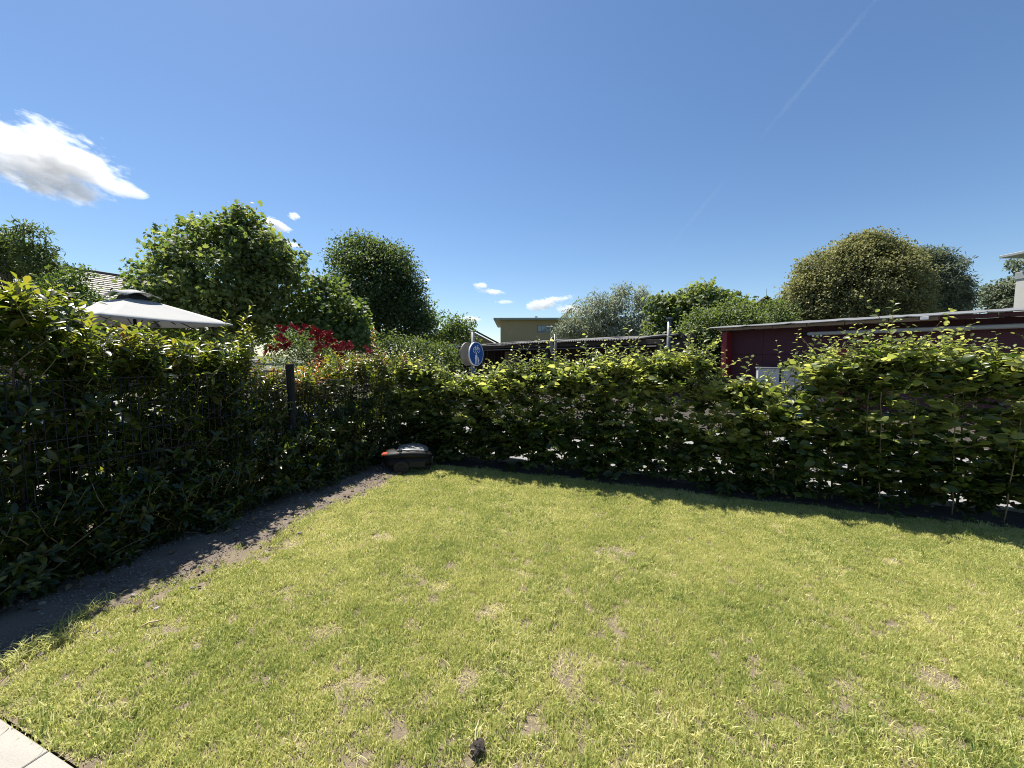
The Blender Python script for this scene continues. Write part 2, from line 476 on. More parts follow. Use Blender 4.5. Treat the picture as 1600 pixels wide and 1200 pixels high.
# ------------------------------------------------------------------ instanced ground cover
def scatter(name, P, ROT, S, IDX, protos):
    c = bpy.data.collections.new(name + '_pieces')
    for k, me in enumerate(protos):
        o = bpy.data.objects.new('%s_piece_%02d' % (name, k), me)
        c.objects.link(o)
    me = bpy.data.meshes.new(name)
    me.vertices.add(len(P))
    me.vertices.foreach_set('co', np.asarray(P, dtype=np.float32).ravel())
    a = me.attributes.new('rot', 'FLOAT_VECTOR', 'POINT'); a.data.foreach_set('vector', np.asarray(ROT, dtype=np.float32).ravel())
    a = me.attributes.new('scl', 'FLOAT', 'POINT'); a.data.foreach_set('value', np.asarray(S, dtype=np.float32))
    a = me.attributes.new('idx', 'INT', 'POINT'); a.data.foreach_set('value', np.asarray(IDX, dtype=np.int32))
    me.update()
    o = link(name, me)
    g = bpy.data.node_groups.new(name + '_scatter', 'GeometryNodeTree')
    g.interface.new_socket('Geometry', in_out='INPUT', socket_type='NodeSocketGeometry')
    g.interface.new_socket('Geometry', in_out='OUTPUT', socket_type='NodeSocketGeometry')
    i, ou = g.nodes.new('NodeGroupInput'), g.nodes.new('NodeGroupOutput')
    ip = g.nodes.new('GeometryNodeInstanceOnPoints')
    ci = g.nodes.new('GeometryNodeCollectionInfo')
    ci.inputs['Collection'].default_value = c
    ci.inputs['Separate Children'].default_value = True
    ci.inputs['Reset Children'].default_value = True
    def attr(nm, ty):
        n = g.nodes.new('GeometryNodeInputNamedAttribute'); n.data_type = ty
        n.inputs['Name'].default_value = nm
        return n.outputs['Attribute']
    er = g.nodes.new('FunctionNodeEulerToRotation')
    L = g.links.new
    L(i.outputs[0], ip.inputs['Points'])
    L(ci.outputs[0], ip.inputs['Instance'])
    ip.inputs['Pick Instance'].default_value = True
    L(attr('idx', 'INT'), ip.inputs['Instance Index'])
    L(attr('rot', 'FLOAT_VECTOR'), er.inputs[0])
    L(er.outputs[0], ip.inputs['Rotation'])
    L(attr('scl', 'FLOAT'), ip.inputs['Scale'])
    L(ip.outputs[0], ou.inputs[0])
    md = o.modifiers.new('scatter', 'NODES')
    md.node_group = g
    return o

def tuft(seed, n, rad, hmin, hmax, wid, lean, tint_shift=0.0):
    r = np.random.default_rng(seed)
    V, T, tint = [], [], []
    Q = []
    for _ in range(n):
        a, d = r.uniform(0, 6.283), rad * math.sqrt(r.uniform())
        bx, by = d * math.cos(a), d * math.sin(a)
        h = r.uniform(hmin, hmax)
        la, ll = r.uniform(0, 6.283), lean * abs(r.normal(0.6, 0.5)) * h
        dx, dy = math.cos(la) * ll, math.sin(la) * ll
        wa = r.uniform(0, 6.283)
        wx, wy = math.cos(wa) * wid / 2 * r.uniform(.7, 1.3), math.sin(wa) * wid / 2 * r.uniform(.7, 1.3)
        k = len(V)
        V += [(bx - wx, by - wy, -0.005), (bx + wx, by + wy, -0.005),
              (bx + dx * .35 - wx * .8, by + dy * .35 - wy * .8, h * .55), (bx + dx * .35 + wx * .8, by + dy * .35 + wy * .8, h * .55),
              (bx + dx, by + dy, h * (0.98 - 0.18 * ll / h))]
        Q.append((k, k + 1, k + 3, k + 2)); T.append((k + 2, k + 3, k + 4))
        t = float(np.clip(r.normal(0.44, 0.26) + tint_shift + (0.45 if r.uniform() < 0.16 else 0), 0, 1))
        tint += [t] * 5
    return quick('grass_tuft', np.array(V), [np.array(Q), np.array(T)], M['grass'], tint)
tufts = [tuft(100 + k, 42, 0.034, 0.010, 0.034, 0.0037, 0.9) for k in range(10)] \
      + [tuft(200 + k, 28, 0.038, 0.020, 0.044, 0.0044, 1.1, -0.08) for k in range(4)] \
      + [tuft(300 + k, 22, 0.040, 0.006, 0.02, 0.0026, 2.2, 0.50) for k in range(4)]
# worn places in the lawn: where they lie and how big they are (metres)
WORN = [(510, 992, .10), (535, 1032, .08), (560, 1060, .10), (640, 900, .16), (590, 842, .18), (690, 915, .10), (955, 866, .18), (965, 974, .12), (880, 1052, .10),
        (768, 956, .10), (1340, 1092, .12), (1270, 1108, .10), (1395, 1125, .12), (180, 1106, .07), (730, 1062, .07), (600, 1150, .10), (470, 1170, .09), (560, 1190, .12),
        (1320, 965, .10), (1385, 880, .10), (840, 1140, .08), (260, 990, .10), (300, 1010, .08), (1180, 1060, .08), (1060, 1130, .08), (1450, 1060, .10), (430, 850, .2), (820, 1195, .08), (440, 930, .10), (1000, 1200, .09)]
WP = [(*to_uw(gnd(x, y)), r) for x, y, r in WORN]
def vnoise(p, s, seed):
    """smooth value noise on the plane, 0..1"""
    g = np.random.default_rng(seed).uniform(size=(64, 64))
    q = np.asarray(p) / s
    i = np.floor(q).astype(int); f = q - i
    f = f * f * (3 - 2 * f)
    a, b = i[:, 0] % 64, i[:, 1] % 64
    a1, b1 = (a + 1) % 64, (b + 1) % 64
    return (g[a, b] * (1 - f[:, 0]) + g[a1, b] * f[:, 0]) * (1 - f[:, 1]) + (g[a, b1] * (1 - f[:, 0]) + g[a1, b1] * f[:, 0]) * f[:, 1]
NT = 62000
G = np.stack([rng.uniform(EDGE_U + 0.02, 3.42, NT), rng.uniform(0.5, 10.0, NT)], 1)
n1, n2, n3 = vnoise(G, 0.42, 1), vnoise(G, 0.14, 2), vnoise(G, 0.06, 3)
edge = 0.90 + 0.26 * (n1 - .5) + 0.26 * (n2 - .5) + 0.12 * (n3 - 0.5) - 0.16 * np.clip((G[:, 0] - 2.6), 0, 1) + 0.17 * np.exp(-((G[:, 0] - 0.7) / .6) ** 2)
worn = np.zeros(NT)
for u, w, r in WP:
    d = np.hypot(G[:, 0] - u, (G[:, 1] - w) * 0.8)
    worn = np.maximum(worn, np.clip(1.25 - d / r, 0, 1))
worn = np.clip(worn * (0.2 + 1.2 * n2) * (.5 + n3), 0, 1)
worn = np.maximum(worn, np.clip((vnoise(G, 0.23, 9) * 0.55 + vnoise(G, .06, 10) * .45 - 0.68) * 5, 0, 0.9))
thin = 0.10 * np.clip((n3 - 0.55) * 3, 0, 1)
strip = np.clip((G[:, 0] - 3.30) / 0.12, 0, 1)
keep = (rng.uniform(size=NT) > np.maximum(worn, thin)) & (G[:, 1] > edge) & (rng.uniform(size=NT) > strip)
dry = (rng.uniform(size=NT) < worn * 0.75) & ~keep & (G[:, 1] > edge)
fringe = (G[:, 1] <= edge) & (G[:, 1] > edge - 0.22) & (rng.uniform(size=NT) < 0.16 * n2 * 2)
Gk, Gd = G[keep | fringe], G[dry]
long_ = vnoise(Gk, 0.35, 5) > 0.66
idx = np.where(long_ & (rng.uniform(size=len(Gk)) < .6), rng.integers(10, 14, len(Gk)), rng.integers(0, 10, len(Gk)))
idx = np.where(rng.uniform(size=len(Gk)) < 0.05, rng.integers(14, 18, len(Gk)), idx)
Gall = np.concatenate([Gk, Gd])
idx = np.concatenate([idx, rng.integers(14, 18, len(Gd))])
Pg = np.stack([F0.x + Gall[:, 0] * UD.x + Gall[:, 1] * WD.x, F0.y + Gall[:, 0] * UD.y + Gall[:, 1] * WD.y,
               0.006 * np.sin(3.1 * Gall[:, 0] + 1.3 * Gall[:, 1]) + 0.005 * np.sin(5.3 * Gall[:, 1] - 2.2 * Gall[:, 0])], 1)
ROTg = np.stack([rng.normal(0, .14, len(Gall)), rng.normal(0, .14, len(Gall)), rng.uniform(0, 6.283, len(Gall))], 1)
Sg = rng.uniform(0.68, 1.2, len(Gall))
tag(scatter('grass', Pg, ROTg, Sg, idx, tufts), 'short sunlit yellow-green lawn grass with worn dry spots', 'grass', kind='stuff')

# dry leaves dropped on the strip and under the hedge
M['dry_leaf'] = leaf_mat('dry_leaf', [(0, (.07, .045, .025)), (1, (.22, .16, .08))], [(0, (.08, .05, .02)), (1, (.2, .14, .06))], .2, .7, .3)
NL = 240
Gl = np.stack([rng.uniform(-1.5, 3.4, NL), rng.uniform(0.02, 0.95, NL)], 1)
Gl[150:] = np.stack([rng.uniform(3.28, 3.75, 90), rng.uniform(0.9, 7.5, 90)], 1)
Pl = np.stack([F0.x + Gl[:, 0] * UD.x + Gl[:, 1] * WD.x, F0.y + Gl[:, 0] * UD.y + Gl[:, 1] * WD.y, np.full(NL, .034)], 1)
Dl = rng.normal(size=(NL, 3)) * np.array([1, 1, .15])
fl = merge_leaves('fallen_leaves', OVAL, Pl, frames(Dl, rng.normal(size=(NL, 3)) * .25 + np.array([0, 0, 1])), rng.uniform(.03, .065, NL), rng.uniform(0, 1, NL), M['dry_leaf'])
tag(link('fallen_leaves', fl), 'dry brown leaves dropped on the gravel strip and under the hedge', 'leaves', kind='stuff')

# gravel on the strip beside the fence
def pebble(seed):
    r = np.random.default_rng(seed)
    b = bmesh.new()
    bmesh.ops.create_icosphere(b, subdivisions=1, radius=1.0)
    for v in b.verts:
        v.co *= r.uniform(.75, 1.15)
        v.co.z *= 0.6
    me = bpy.data.meshes.new('pebble'); b.to_mesh(me); b.free()
    me.materials.append(M['stone'])
    return me
NGv = 26000
Gv = np.stack([rng.uniform(-3.5, 3.42, NGv), 1.05 - 1.1 * rng.uniform(size=NGv) ** 1.2], 1)
Gv = Gv[(Gv[:, 1] < 0.84) | (rng.uniform(size=NGv) < 0.25)]
Pv = np.stack([F0.x + Gv[:, 0] * UD.x + Gv[:, 1] * WD.x, F0.y + Gv[:, 0] * UD.y + Gv[:, 1] * WD.y, np.full(len(Gv), 0.013)], 1)
tag(scatter('gravel', Pv, rng.uniform(0, 6.28, (len(Gv), 3)) * np.array([.1, .1, 1]), 0.0028 + 0.006 * rng.uniform(size=len(Gv)) ** 3 + np.where(rng.uniform(size=len(Gv)) < .022, rng.uniform(.004, .016, len(Gv)), 0), rng.integers(0, 5, len(Gv)), [pebble(k) for k in range(5)]),
    'grey brown fine gravel strewn along the fence strip', 'gravel', kind='stuff')

# ------------------------------------------------------------------ plants made of shoots and leaves
UP = Vector((0, 0, 1))
def rv(s=1.0):
    return Vector((random.gauss(0, s), random.gauss(0, s), random.gauss(0, s)))
class Leaves:
    def __init__(s):
        s.P, s.D, s.N, s.S, s.T = [], [], [], [], []
        s.tw = MB()
    def shoot(s, base, d, L, n, ls, style, t0, r0=0.0035, sag=0.12, tipsmall=0.5):
        d = d.normalized()
        bend = rv(0.10)
        f = lambda t: base + d * (L * t) + (bend * L - UP * (sag * L * (1 - abs(d.z)))) * (t * t)
        s.tw.tube([f(0), f(0.5), f(1)], [r0, r0 * .75, r0 * .4], 4, False)
        az = random.uniform(0, 6.28)
        e1 = d.orthogonal().normalized()
        e2 = d.cross(e1)
        side = d.cross(UP)
        flat = side.length > 0.45
        side = side.normalized() if flat else e1
        for k in range(n):
            t = (k + 0.6 + random.uniform(-.25, .25)) / n
            p = f(t)
            if style == 'alternate' and flat:
                sd = side if k % 2 else -side
                D = d * 0.5 + sd * 0.85 + rv(.17)
                N = UP * 0.65 + d * -0.1 + rv(.62)
            elif style == 'alternate':
                a = az + k * 2.6
                rad = e1 * math.cos(a) + e2 * math.sin(a)
                D = d * 0.42 + rad * 0.9 + rv(.15)
                N = d * 0.9 - rad * 0.25 + rv(.3)
            else:
                a = az + k * 2.4
                rad = e1 * math.cos(a) + e2 * math.sin(a)
                tip = t ** 2
                D = d * (0.25 + 0.75 * tip) + rad * 0.85 + rv(.16)
                N = d * 0.9 - rad * (0.1 + .5 * tip) + UP * 0.25 + rv(.25)
            sz = ls * (1.05 - tipsmall * t * t) * random.uniform(.72, 1.18)
            s.P.append(p); s.D.append(D); s.N.append(N); s.S.append(sz)
            s.T.append(min(1 if t0 > .8 else .8 if style == 'whorl' else 1, max(0, t0 + random.gauss(0, .22) + 0.22 * t)))
def leaf_variants(tmplf, m, nb=7):
    out = []
    for k in range(nb):
        V, Fs = tmplf(k)
        out.append(quick('leaf', V, Fs, m, np.full(len(V), k / (nb - 1.0)), True))
    return out
HEDGE_LEAF = leaf_variants(lambda k: tmpl_oval(0.58 + .05 * (k % 3), 0.10 + .07 * (k % 3), 0.12 + .11 * (k % 4)), M['hedge_leaf'])
SHRUB_LEAF = leaf_variants(lambda k: tmpl_oval(0.37 + .04 * (k % 3), 0.15 + .06 * (k % 3), 0.10 + .12 * (k % 3), (0.2, 0.55, 0.82), (0.55, 1.0, 0.66)), M['shrub_leaf'])
def finish_plant(root, lv, variants, tmpl, m, cap, front):
    """single leaves for those that show largest, the rest joined as one foliage part"""
    P, D, N, S, T = (np.array([list(x) for x in a]) if hasattr(a[0], '__len__') else np.array(a) for a in (lv.P, lv.D, lv.N, lv.S, lv.T))
    loc = np.array(root.location)
    Wp = P + loc
    view = Wp - np.array([0, 0, H])
    dist = np.linalg.norm(view, axis=1)
    Rm = frames(D, N)
    face = np.abs((Rm[:, :, 2] * view).sum(1)) / dist
    score = S / dist * (0.35 + 0.65 * face) * front(P)
    px = 800 + FPX * Wp[:, 0] / np.maximum(Wp[:, 1], .3)
    score[(px < -60) | (px > 1660)] *= 0.2
    order = np.argsort(-score)
    pick = order[:cap]
    pick = pick[(S[pick] / dist[pick] * FPX) > 8.5]
    nb = len(variants)
    for i in pick:
        o = bpy.data.objects.new('leaf', variants[int(round(T[i] * (nb - 1)))])
        COL.objects.link(o)
        o.parent = root
        mm = Matrix.Identity(4)
        for a in range(3):
            for b in range(3):
                mm[a][b] = Rm[i, a, b] * S[i]
            mm[a][3] = P[i, a]
        o.matrix_basis = mm
    rest = np.setdiff1d(np.arange(len(P)), pick)
    tag(link('foliage', merge_leaves('foliage', tmpl, P[rest], Rm[rest], S[rest], T[rest], m), root), kind='stuff')
    tag(lv.tw.build('branch', M['twig'], root), kind='stuff')

def stems(root, n, h, rad, spread, m):
    for k in range(n):
        x, y = random.uniform(-spread, spread), random.uniform(-.08, .08)
        lx, ly = random.uniform(-.15, .15), random.uniform(-.12, .12)
        pts = [(x + lx * t + 0.02 * math.sin(5 * t + k), y + ly * t + .02 * math.cos(4 * t + k), -0.03 + h * t) for t in (0, .25, .5, .75, 1)]
        MB().tube(pts, [rad, rad * .85, rad * .7, rad * .5, rad * .25], 6).build('stem', m, root, True)

V0 = 1.24
def hedge_plant(w, width, h, shoots, label, cap, seed, tint=0.42, dens=1.0):
    random.seed(seed)
    root = thing('hedge_plant', label, 'hedge plant', uw(3.66, w, 0.02), 0, 'leafy plants of the hedge along the road')
    lv = Leaves()
    AL, AC = WD, UD                           # along the hedge, across it (away from the lawn)
    for k in range(int(285 * dens * width / 0.56)):
        z = h * (0.06 + 0.94 * random.uniform(0, 1) ** 1.05)
        if z > .48 * h and random.uniform(0, 1) < .66: continue
        if z < 0.36 and random.uniform(0, 1) < 0.22: continue
        dep = 0.11 if z > .55 * h else 0.20 if z > .3 else 0.17
        a, c = random.uniform(-width * .56, width * .56), random.uniform(-dep, dep)
        base = AL * a + AC * c + UP * z
        g = random.uniform(0, 6.28)
        el = random.uniform(-.25, .45) if z < h * .75 else random.uniform(.1, 1.1)
        d = AL * math.cos(g) + AC * math.sin(g) * (1 if c * math.sin(g) >= 0 else .4) + UP * math.tan(el)
        lv.shoot(base, d, random.uniform(.16, .30), random.randint(8, 13), random.uniform(.086, .122), 'alternate', tint - .20 + random.gauss(0, .08))  # older inner leaves, tinted darker still to deepen the hedge's shaded gaps
    v_ = w - V0
    for k in range(11 if v_ > 3.9 else 9 if v_ > .9 and v_ < 3.0 else 3):
        shoots = shoots + [(random.uniform(-width * .5, width * .5), h + random.uniform(.10, .42 if v_ > 3.9 else .38))]
    for a, top in shoots:                     # long young shoots standing above the hedge
        z0 = h - random.uniform(.2, .38)
        L = max(.2, top - z0)
        b = AL * a + AC * random.uniform(-.12, .14) + UP * z0
        d = UP + AL * random.uniform(-.45, .45) + AC * random.uniform(-.3, .25)
        lv.shoot(b, d, L, int(L / 0.028), random.uniform(.076, .106), 'alternate', tint + .24, .0042, 0, .58)
        for j in range(random.randint(2, 4)):
            t = random.uniform(.1, .7)
            lv.shoot(b + d.normalized() * L * t, d + AL * random.choice((-1, 1)) * random.uniform(.6, 1.2) + AC * random.uniform(-.6, .6), L * random.uniform(.35, .55), 8, .064, 'alternate', tint + .16)
    for j in range(int(64 * width / .56)):    # young sprays of the upper half; pale tint also paints in sunlit brightness
        g = random.uniform(0, 6.28)
        b = AL * random.uniform(-width * .55, width * .55) + AC * random.uniform(-.26, .12) + UP * h * random.uniform(.42, 1.0)
        lv.shoot(b, AL * math.cos(g) + AC * math.sin(g) + UP * random.uniform(.3, 1.2), random.uniform(.18, .34), random.randint(7, 10), random.uniform(.088, .120), 'alternate', tint + .22)
    for j in range(int(20 * width / .56)):    # loose tips along the top
        b = AL * random.uniform(-width * .55, width * .55) + AC * random.uniform(-.2, .2) + UP * (h - random.uniform(.02, .15))
        lv.shoot(b, UP * random.uniform(.5, 1.3) + AL * random.uniform(-.7, .7) + AC * random.uniform(-.7, .7), random.uniform(.14, .30), random.randint(8, 11), random.uniform(.080, .110), 'alternate', tint + .16)
    stems(root, 2, h * .85, .011, width * .3, M['twig'])
    ac = np.array(AC)
    finish_plant(root, lv, HEDGE_LEAF, OVAL, M['hedge_leaf'], cap, lambda P: np.where(P @ ac < 0.0, 1.0, .45) + np.where(P[:, 2] > h * .75, .35, 0))
    return root

HP = [  # v, width, dense height, [(offset, top of shoot)], label
 (-0.60, .60, 1.24, [(-.15, 1.62), (-.05, 1.48), (.1, 1.50), (.2, 1.4)], 'leafy hedge plant just left of the blue round sign, right of the dense corner shrub'),
 (-0.04, .58, 1.10, [(-.25, 1.5), (-.12, 1.42), (.05, 1.30)], 'hedge plant with pale leaves right in front of the blue sign and its pole'),
 (0.52, .56, 1.12, [(-.02, 1.48), (.1, 1.40), (.2, 1.58), (.3, 1.5)], 'hedge plant between the blue round sign and the thin post of the edge-on sign'),
 (1.08, .56, 1.22, [(-.2, 1.52), (-.08, 1.56), (.08, 1.74), (.22, 1.6)], 'hedge plant in front of the edge-on sign post, its shoots against the dark carport'),
 (1.64, .56, 1.22, [(-.25, 1.52), (-.02, 1.42), (.18, 1.76), (.24, 1.5)], 'hedge plant with one tall thin shoot against the middle of the carport roof'),
 (2.20, .56, 1.32, [(-.22, 1.66), (-.1, 1.6), (.0, 1.74), (.1, 1.92), (.25, 1.6)], 'big leaved hedge plant just left of the grey capped pole, under the carport roof end'),
 (2.78, .58, 1.38, [(-.2, 1.66), (0, 1.74), (.1, 1.6), (.2, 1.82), (.3, 1.6)], 'high dense hedge plant just right of the grey capped pole'),
 (3.30, .52, 1.08, [(-.12, 1.5), (.1, 1.44)], 'low reddish tipped hedge plant in front of the left corner of the red shed'),
 (3.78, .50, 1.05, [(-.2, 1.28), (.12, 1.46), (.22, 1.64)], 'low hedge plant in front of the white framed glass cabinet'),
 (4.28, .54, 1.34, [(-.18, 1.56), (.18, 1.5), (-.25, 1.74), (-.12, 1.62), (-.02, 1.5), (.12, 1.58), (.25, 1.62)], 'hedge plant in front of the sunlit red door of the shed'),
 (4.80, .56, 1.44, [(-.18, 1.7), (.1, 1.66), (-.25, 1.66), (-.1, 2.0), (.02, 1.72), (.18, 2.0), (.3, 1.7)], 'tallest shooted hedge plant, two stalks reaching up to the red shed roof'),
 (5.36, .58, 1.38, [(-.18, 1.5), (.14, 1.52), (-.3, 1.58), (-.05, 1.66), (.08, 1.5), (.22, 1.6)], 'hedge plant right of the tallest stalks, its shoots against the bare dark red wall'),
 (5.96, .60, 1.38, [(-.05, 1.5), (-.2, 1.6), (.1, 1.55), (.25, 1.5)], 'last hedge plant cut by the right edge of the picture, behind the leaning cane'),
 (6.60, .62, 1.28, [(-.2, 1.6), (.1, 1.7)], 'hedge plant beyond the leaning cane, out past the red wall')]
for k, (v, wd, h, sh, lab) in enumerate(HP):
    hedge_plant(v + V0, wd, h, sh, lab, 160 if v > 1.9 else 120, 400 + k, 0.42 + (.1 if k == 7 else 0), 1.0)

def shrub(u, w, width, h, shoots, label, cap, seed, tint, red, dens=1.0, leaf=0.088, depth=.29, zmin=.05, group='evergreen shrubs behind the mesh fence', tops=34):
    random.seed(seed)
    root = thing('garden_shrub', label, 'shrub', uw(u, w, 0.01), 0, group)
    lv = Leaves()
    AL, AC = UD, -WD
    for k in range(int(250 * dens * width / 0.6 * h / 1.5)):
        z = h * (zmin + (1 - zmin) * random.uniform(0, 1) ** .85)
        a, c = random.uniform(-width * .55, width * .55), random.uniform(-depth, depth)
        base = AL * a + AC * c + UP * (z - .08)
        g = random.uniform(0, 6.28)
        up = random.uniform(.1, 1.0) if z < h * .7 else random.uniform(.8, 2.4)
        lv.shoot(base, AL * math.cos(g) + AC * math.sin(g) + UP * up, random.uniform(.12, .26), random.randint(9, 15), leaf * random.uniform(.75, 1.12), 'whorl', tint - .12 + random.gauss(0, .07), .004, .05, .35)
    for a, top in shoots:
        z0 = h - random.uniform(.15, .3)
        L = max(.2, top - z0)
        for j in range(3):
            b = AL * (a + random.uniform(-.08, .08)) + AC * random.uniform(-.15, .15) + UP * z0
            d = UP + AL * random.uniform(-.35, .35) + AC * random.uniform(-.35, .35)
            lv.shoot(b, d, L * random.uniform(.7, 1.0), int(L / .018), leaf * .9, 'whorl', tint + .22 + (.26 if random.uniform(0, 1) < red else 0), .0045, 0, .3)
    for j in range(int(tops * width / .6)):
        b = AL * random.uniform(-width * .55, width * .55) + AC * random.uniform(-depth, depth) + UP * (h - random.uniform(.05, .2))
        lv.shoot(b, UP + AL * random.uniform(-.5, .5) + AC * random.uniform(-.5, .5), random.uniform(.12, .24), 11, leaf * .85, 'whorl', tint + .18 + (.26 if random.uniform(0, 1) < red else 0), .004, 0, .3)
    if h > .8:
        stems(root, 3, h * .85, .014, width * .3, M['bark'])
    wv = np.array(WD)
    finish_plant(root, lv, SHRUB_LEAF, LANCE, M['shrub_leaf'], cap, lambda P: np.where(P @ wv > 0.0, 1.0, .5) + np.where(P[:, 2] > h * .75, .35, 0))
    return root
SH = [  # u, w, width, h, shoots, label, cap, tint, share of red tips
 (-1.15, -.30, .75, 1.95, [(.1, 2.1)], 'evergreen shrub out past the left picture edge behind the fence', 0, .40, .1),
 (-.50, -.30, .75, 2.00, [(0, 2.14), (.25, 2.12)], 'tall glossy shrub at the left edge of the picture behind the fence', 160, .42, .02),
 (.08, -.30, .65, 1.88, [(-.2, 2.1), (.0, 2.04), (.15, 1.98)], 'tall glossy shrub second from the left, its leaves against the tiled roof', 260, .44, .03),
 (.66, -.30, .60, 1.60, [(-.2, 1.86), (.1, 1.72)], 'glossy shrub with sloping top in front of the parasol canopy', 260, .43, .08),
 (1.20, -.30, .52, 1.52, [(-.1, 1.66), (.2, 1.62)], 'low glossy shrub behind the fence rods below the right corner of the parasol', 200, .43, .1),
 (1.60, -.32, .46, 1.48, [(-.06, 1.92), (.08, 1.86)], 'slender shrub with one upright leafy stalk between parasol and roses', 170, .50, .1),
 (2.10, -.32, .50, 1.24, [(-.1, 1.46), (.15, 1.40)], 'yellow-green shrub right behind the square fence post', 150, .52, .45),
 (2.58, -.32, .52, 1.22, [(-.15, 1.42), (.1, 1.40)], 'copper tipped shrub below the red roses, right of the fence post', 150, .52, .55),
 (3.06, -.32, .52, 1.36, [(-.1, 1.54), (.15, 1.56)], 'bright green shrub at the end of the fence right of the red roses', 140, .50, .35)]
for k, (u, w, wd, h, sh, lab, cap, ti, rd) in enumerate(SH):
    shrub(u, w, wd, h, sh, lab, cap, 600 + k, ti, rd, 1.35 if k < 5 else 1.5, .10 if k < 5 else .082)
shrub(3.62, .06, .66, 1.42, [(-.15, 1.84), (.1, 1.66), (.25, 1.6)], 'dense dark corner shrub behind the black robot mower, one red shoot on top', 190, 640, .40, .4, 2.3, .072, .46, .04)

for k, (u, wd, h, lab) in enumerate([(.15, .8, .50, 'low dark leafy clump growing over the gravel strip at the near left of the fence'),
                                     (1.05, .7, .42, 'low dark leafy clump before the fence midway between the near left and the post'),
                                     (1.95, .6, .60, 'low leafy clump hiding the foot of the square fence post'),
                                     (2.75, .8, .62, 'low leafy clump before the fence between its post and the robot mower')]):
    shrub(u, .13, wd, h, [], lab, 90, 660 + k, .34, 0, 2.2, .082, .13, .04, 'low leafy clumps in front of the mesh fence', 6)

# ------------------------------------------------------------------ bamboo canes in the hedge
def cane(p0, p1, label):
    root = thing('bamboo_cane', label, 'cane', p0, 0, 'bamboo canes stuck in the hedge')
    d = p1 - p0
    n = max(3, int(d.length / .16))
    MB().tube([d * (k / 12) + Vector((.004 * math.sin(k), .004 * math.cos(k * 1.7), 0)) for k in range(13)], [.0055 - .0015 * k / 12 for k in range(13)], 7).build('shaft', M['cane'], root, True)
    for k in range(1, n):
        q = d * (k / n)
        MB().tube([q - d.normalized() * .004, q, q + d.normalized() * .004], [.0054, .0070, .0054], 7).build('node_ring', M['cane'], root, True)
for (xa, ya, xb, yb, du, lab) in [
    (1243, 770, 1246, 668, .10, 'thin upright cane left of the others, below the blue tag'),
    (1345, 775, 1357, 628, .09, 'tan cane rising to the sunlit red door, left one of two close together'),
    (1374, 745, 1377, 632, .13, 'tan cane close to the right of the one by the red door'),
    (1487, 815, 1492, 640, .10, 'straight tan cane left of the leaning one, low in the hedge'),
    (1576, 770, 1596, 652, .13, 'tan cane leaning to the right near the picture edge')]:
    u0 = 3.6 - du
    # where the pixel ray meets the plane u = u0
    def onplane(px, py):
        d = ray(px, py); o = Vector((0, 0, H))
        k = (u0 - (Vector((0, 0, 0)) - F0).dot(UD)) / Vector((d.x, d.y, 0)).dot(UD)
        return o + d * k
    a, b = onplane(xa, ya), onplane(xb, yb)
    a2 = a + (a - b) * ((a.z + .02) / (b.z - a.z))
    cane(a2, b + (b - a).normalized() * .12, lab)
def blue_tag():
    root = thing('plastic_tag', 'small bright blue plastic tag tied low in the hedge', 'tag', uw(3.36, 4.55, 0))
    d = ray(1250, 648)
    k = (3.36 - (Vector((0, 0, 0)) - F0).dot(UD)) / Vector((d.x, d.y, 0)).dot(UD)
    root.location = Vector((0, 0, H)) + d * k
    MB().box(-.016, .020, -.002, .002, -.018, .012, bev=.001).build('tag_plate', M['blue_plastic'], root)
    MB().tube([(0, 0, .02), (.01, .01, .05), (.03, .05, .07), (.02, .14, .06)], .0025, 5).build('tie', M['blue_plastic'], root)
blue_tag()

# ------------------------------------------------------------------ double-wire mesh fence
fence = thing('mesh_fence', 'anthracite double wire mesh fence running along the gravel strip', 'fence', F0, GRZ)   # local x = w, local y = u
rod_me = {}
def panel(u0, u1, ztop, rows):
    p = bpy.data.objects.new('panel', None)
    COL.objects.link(p); p.parent = fence
    n = int((u1 - u0) / .05)
    zb = ztop - .2 * rows - .0
    key = round(ztop - zb, 2)
    if key not in rod_me:
        rod_me[key] = MB().tube([(0, 0, 0), (0, 0, key + .012)], .0031, 6).mesh('rod', M['anthracite'], True)
    for k in range(n + 1):
        link('rod', rod_me[key], p, (0, u0 + .04 + k * .05, zb))
    for k in range(rows + 1):
        for s in (-1, 1):
            MB().tube([(s * .0072, u0 + .01, ztop - .2 * k), (s * .0072, u1 - .01, ztop - .2 * k)], .0040, 6).build('wire', M['anthracite'], p, True)
panel(-3.0, -.52, 1.33, 6)
panel(-.48, 1.98, 1.33, 6)
panel(2.03, 3.66, 1.19, 6)
def fence_post(u, ztop):
    q = MB().box(-.024, .030, u - .032, u + .032, -.05, ztop, bev=.004).build('post', M['anthracite'], fence)
    MB().box(-.026, .032, u - .035, u + .035, ztop, ztop + .014, bev=.003).build('post_cap', M['anthracite'], q)
    MB().box(.0305, .040, u - .022, u + .022, .05, ztop - .03, bev=.002).build('clamp_bar', M['anthracite'], q)
    for k in range(4):
        z = .2 + k * (ztop - .35) / 3
        MB().tube([(.040, u, z), (.046, u, z)], .007, 8).build('bolt', M['galv'], q)
fence_post(-.5, 1.39); fence_post(2.005, 1.39); fence_post(3.69, 1.25)

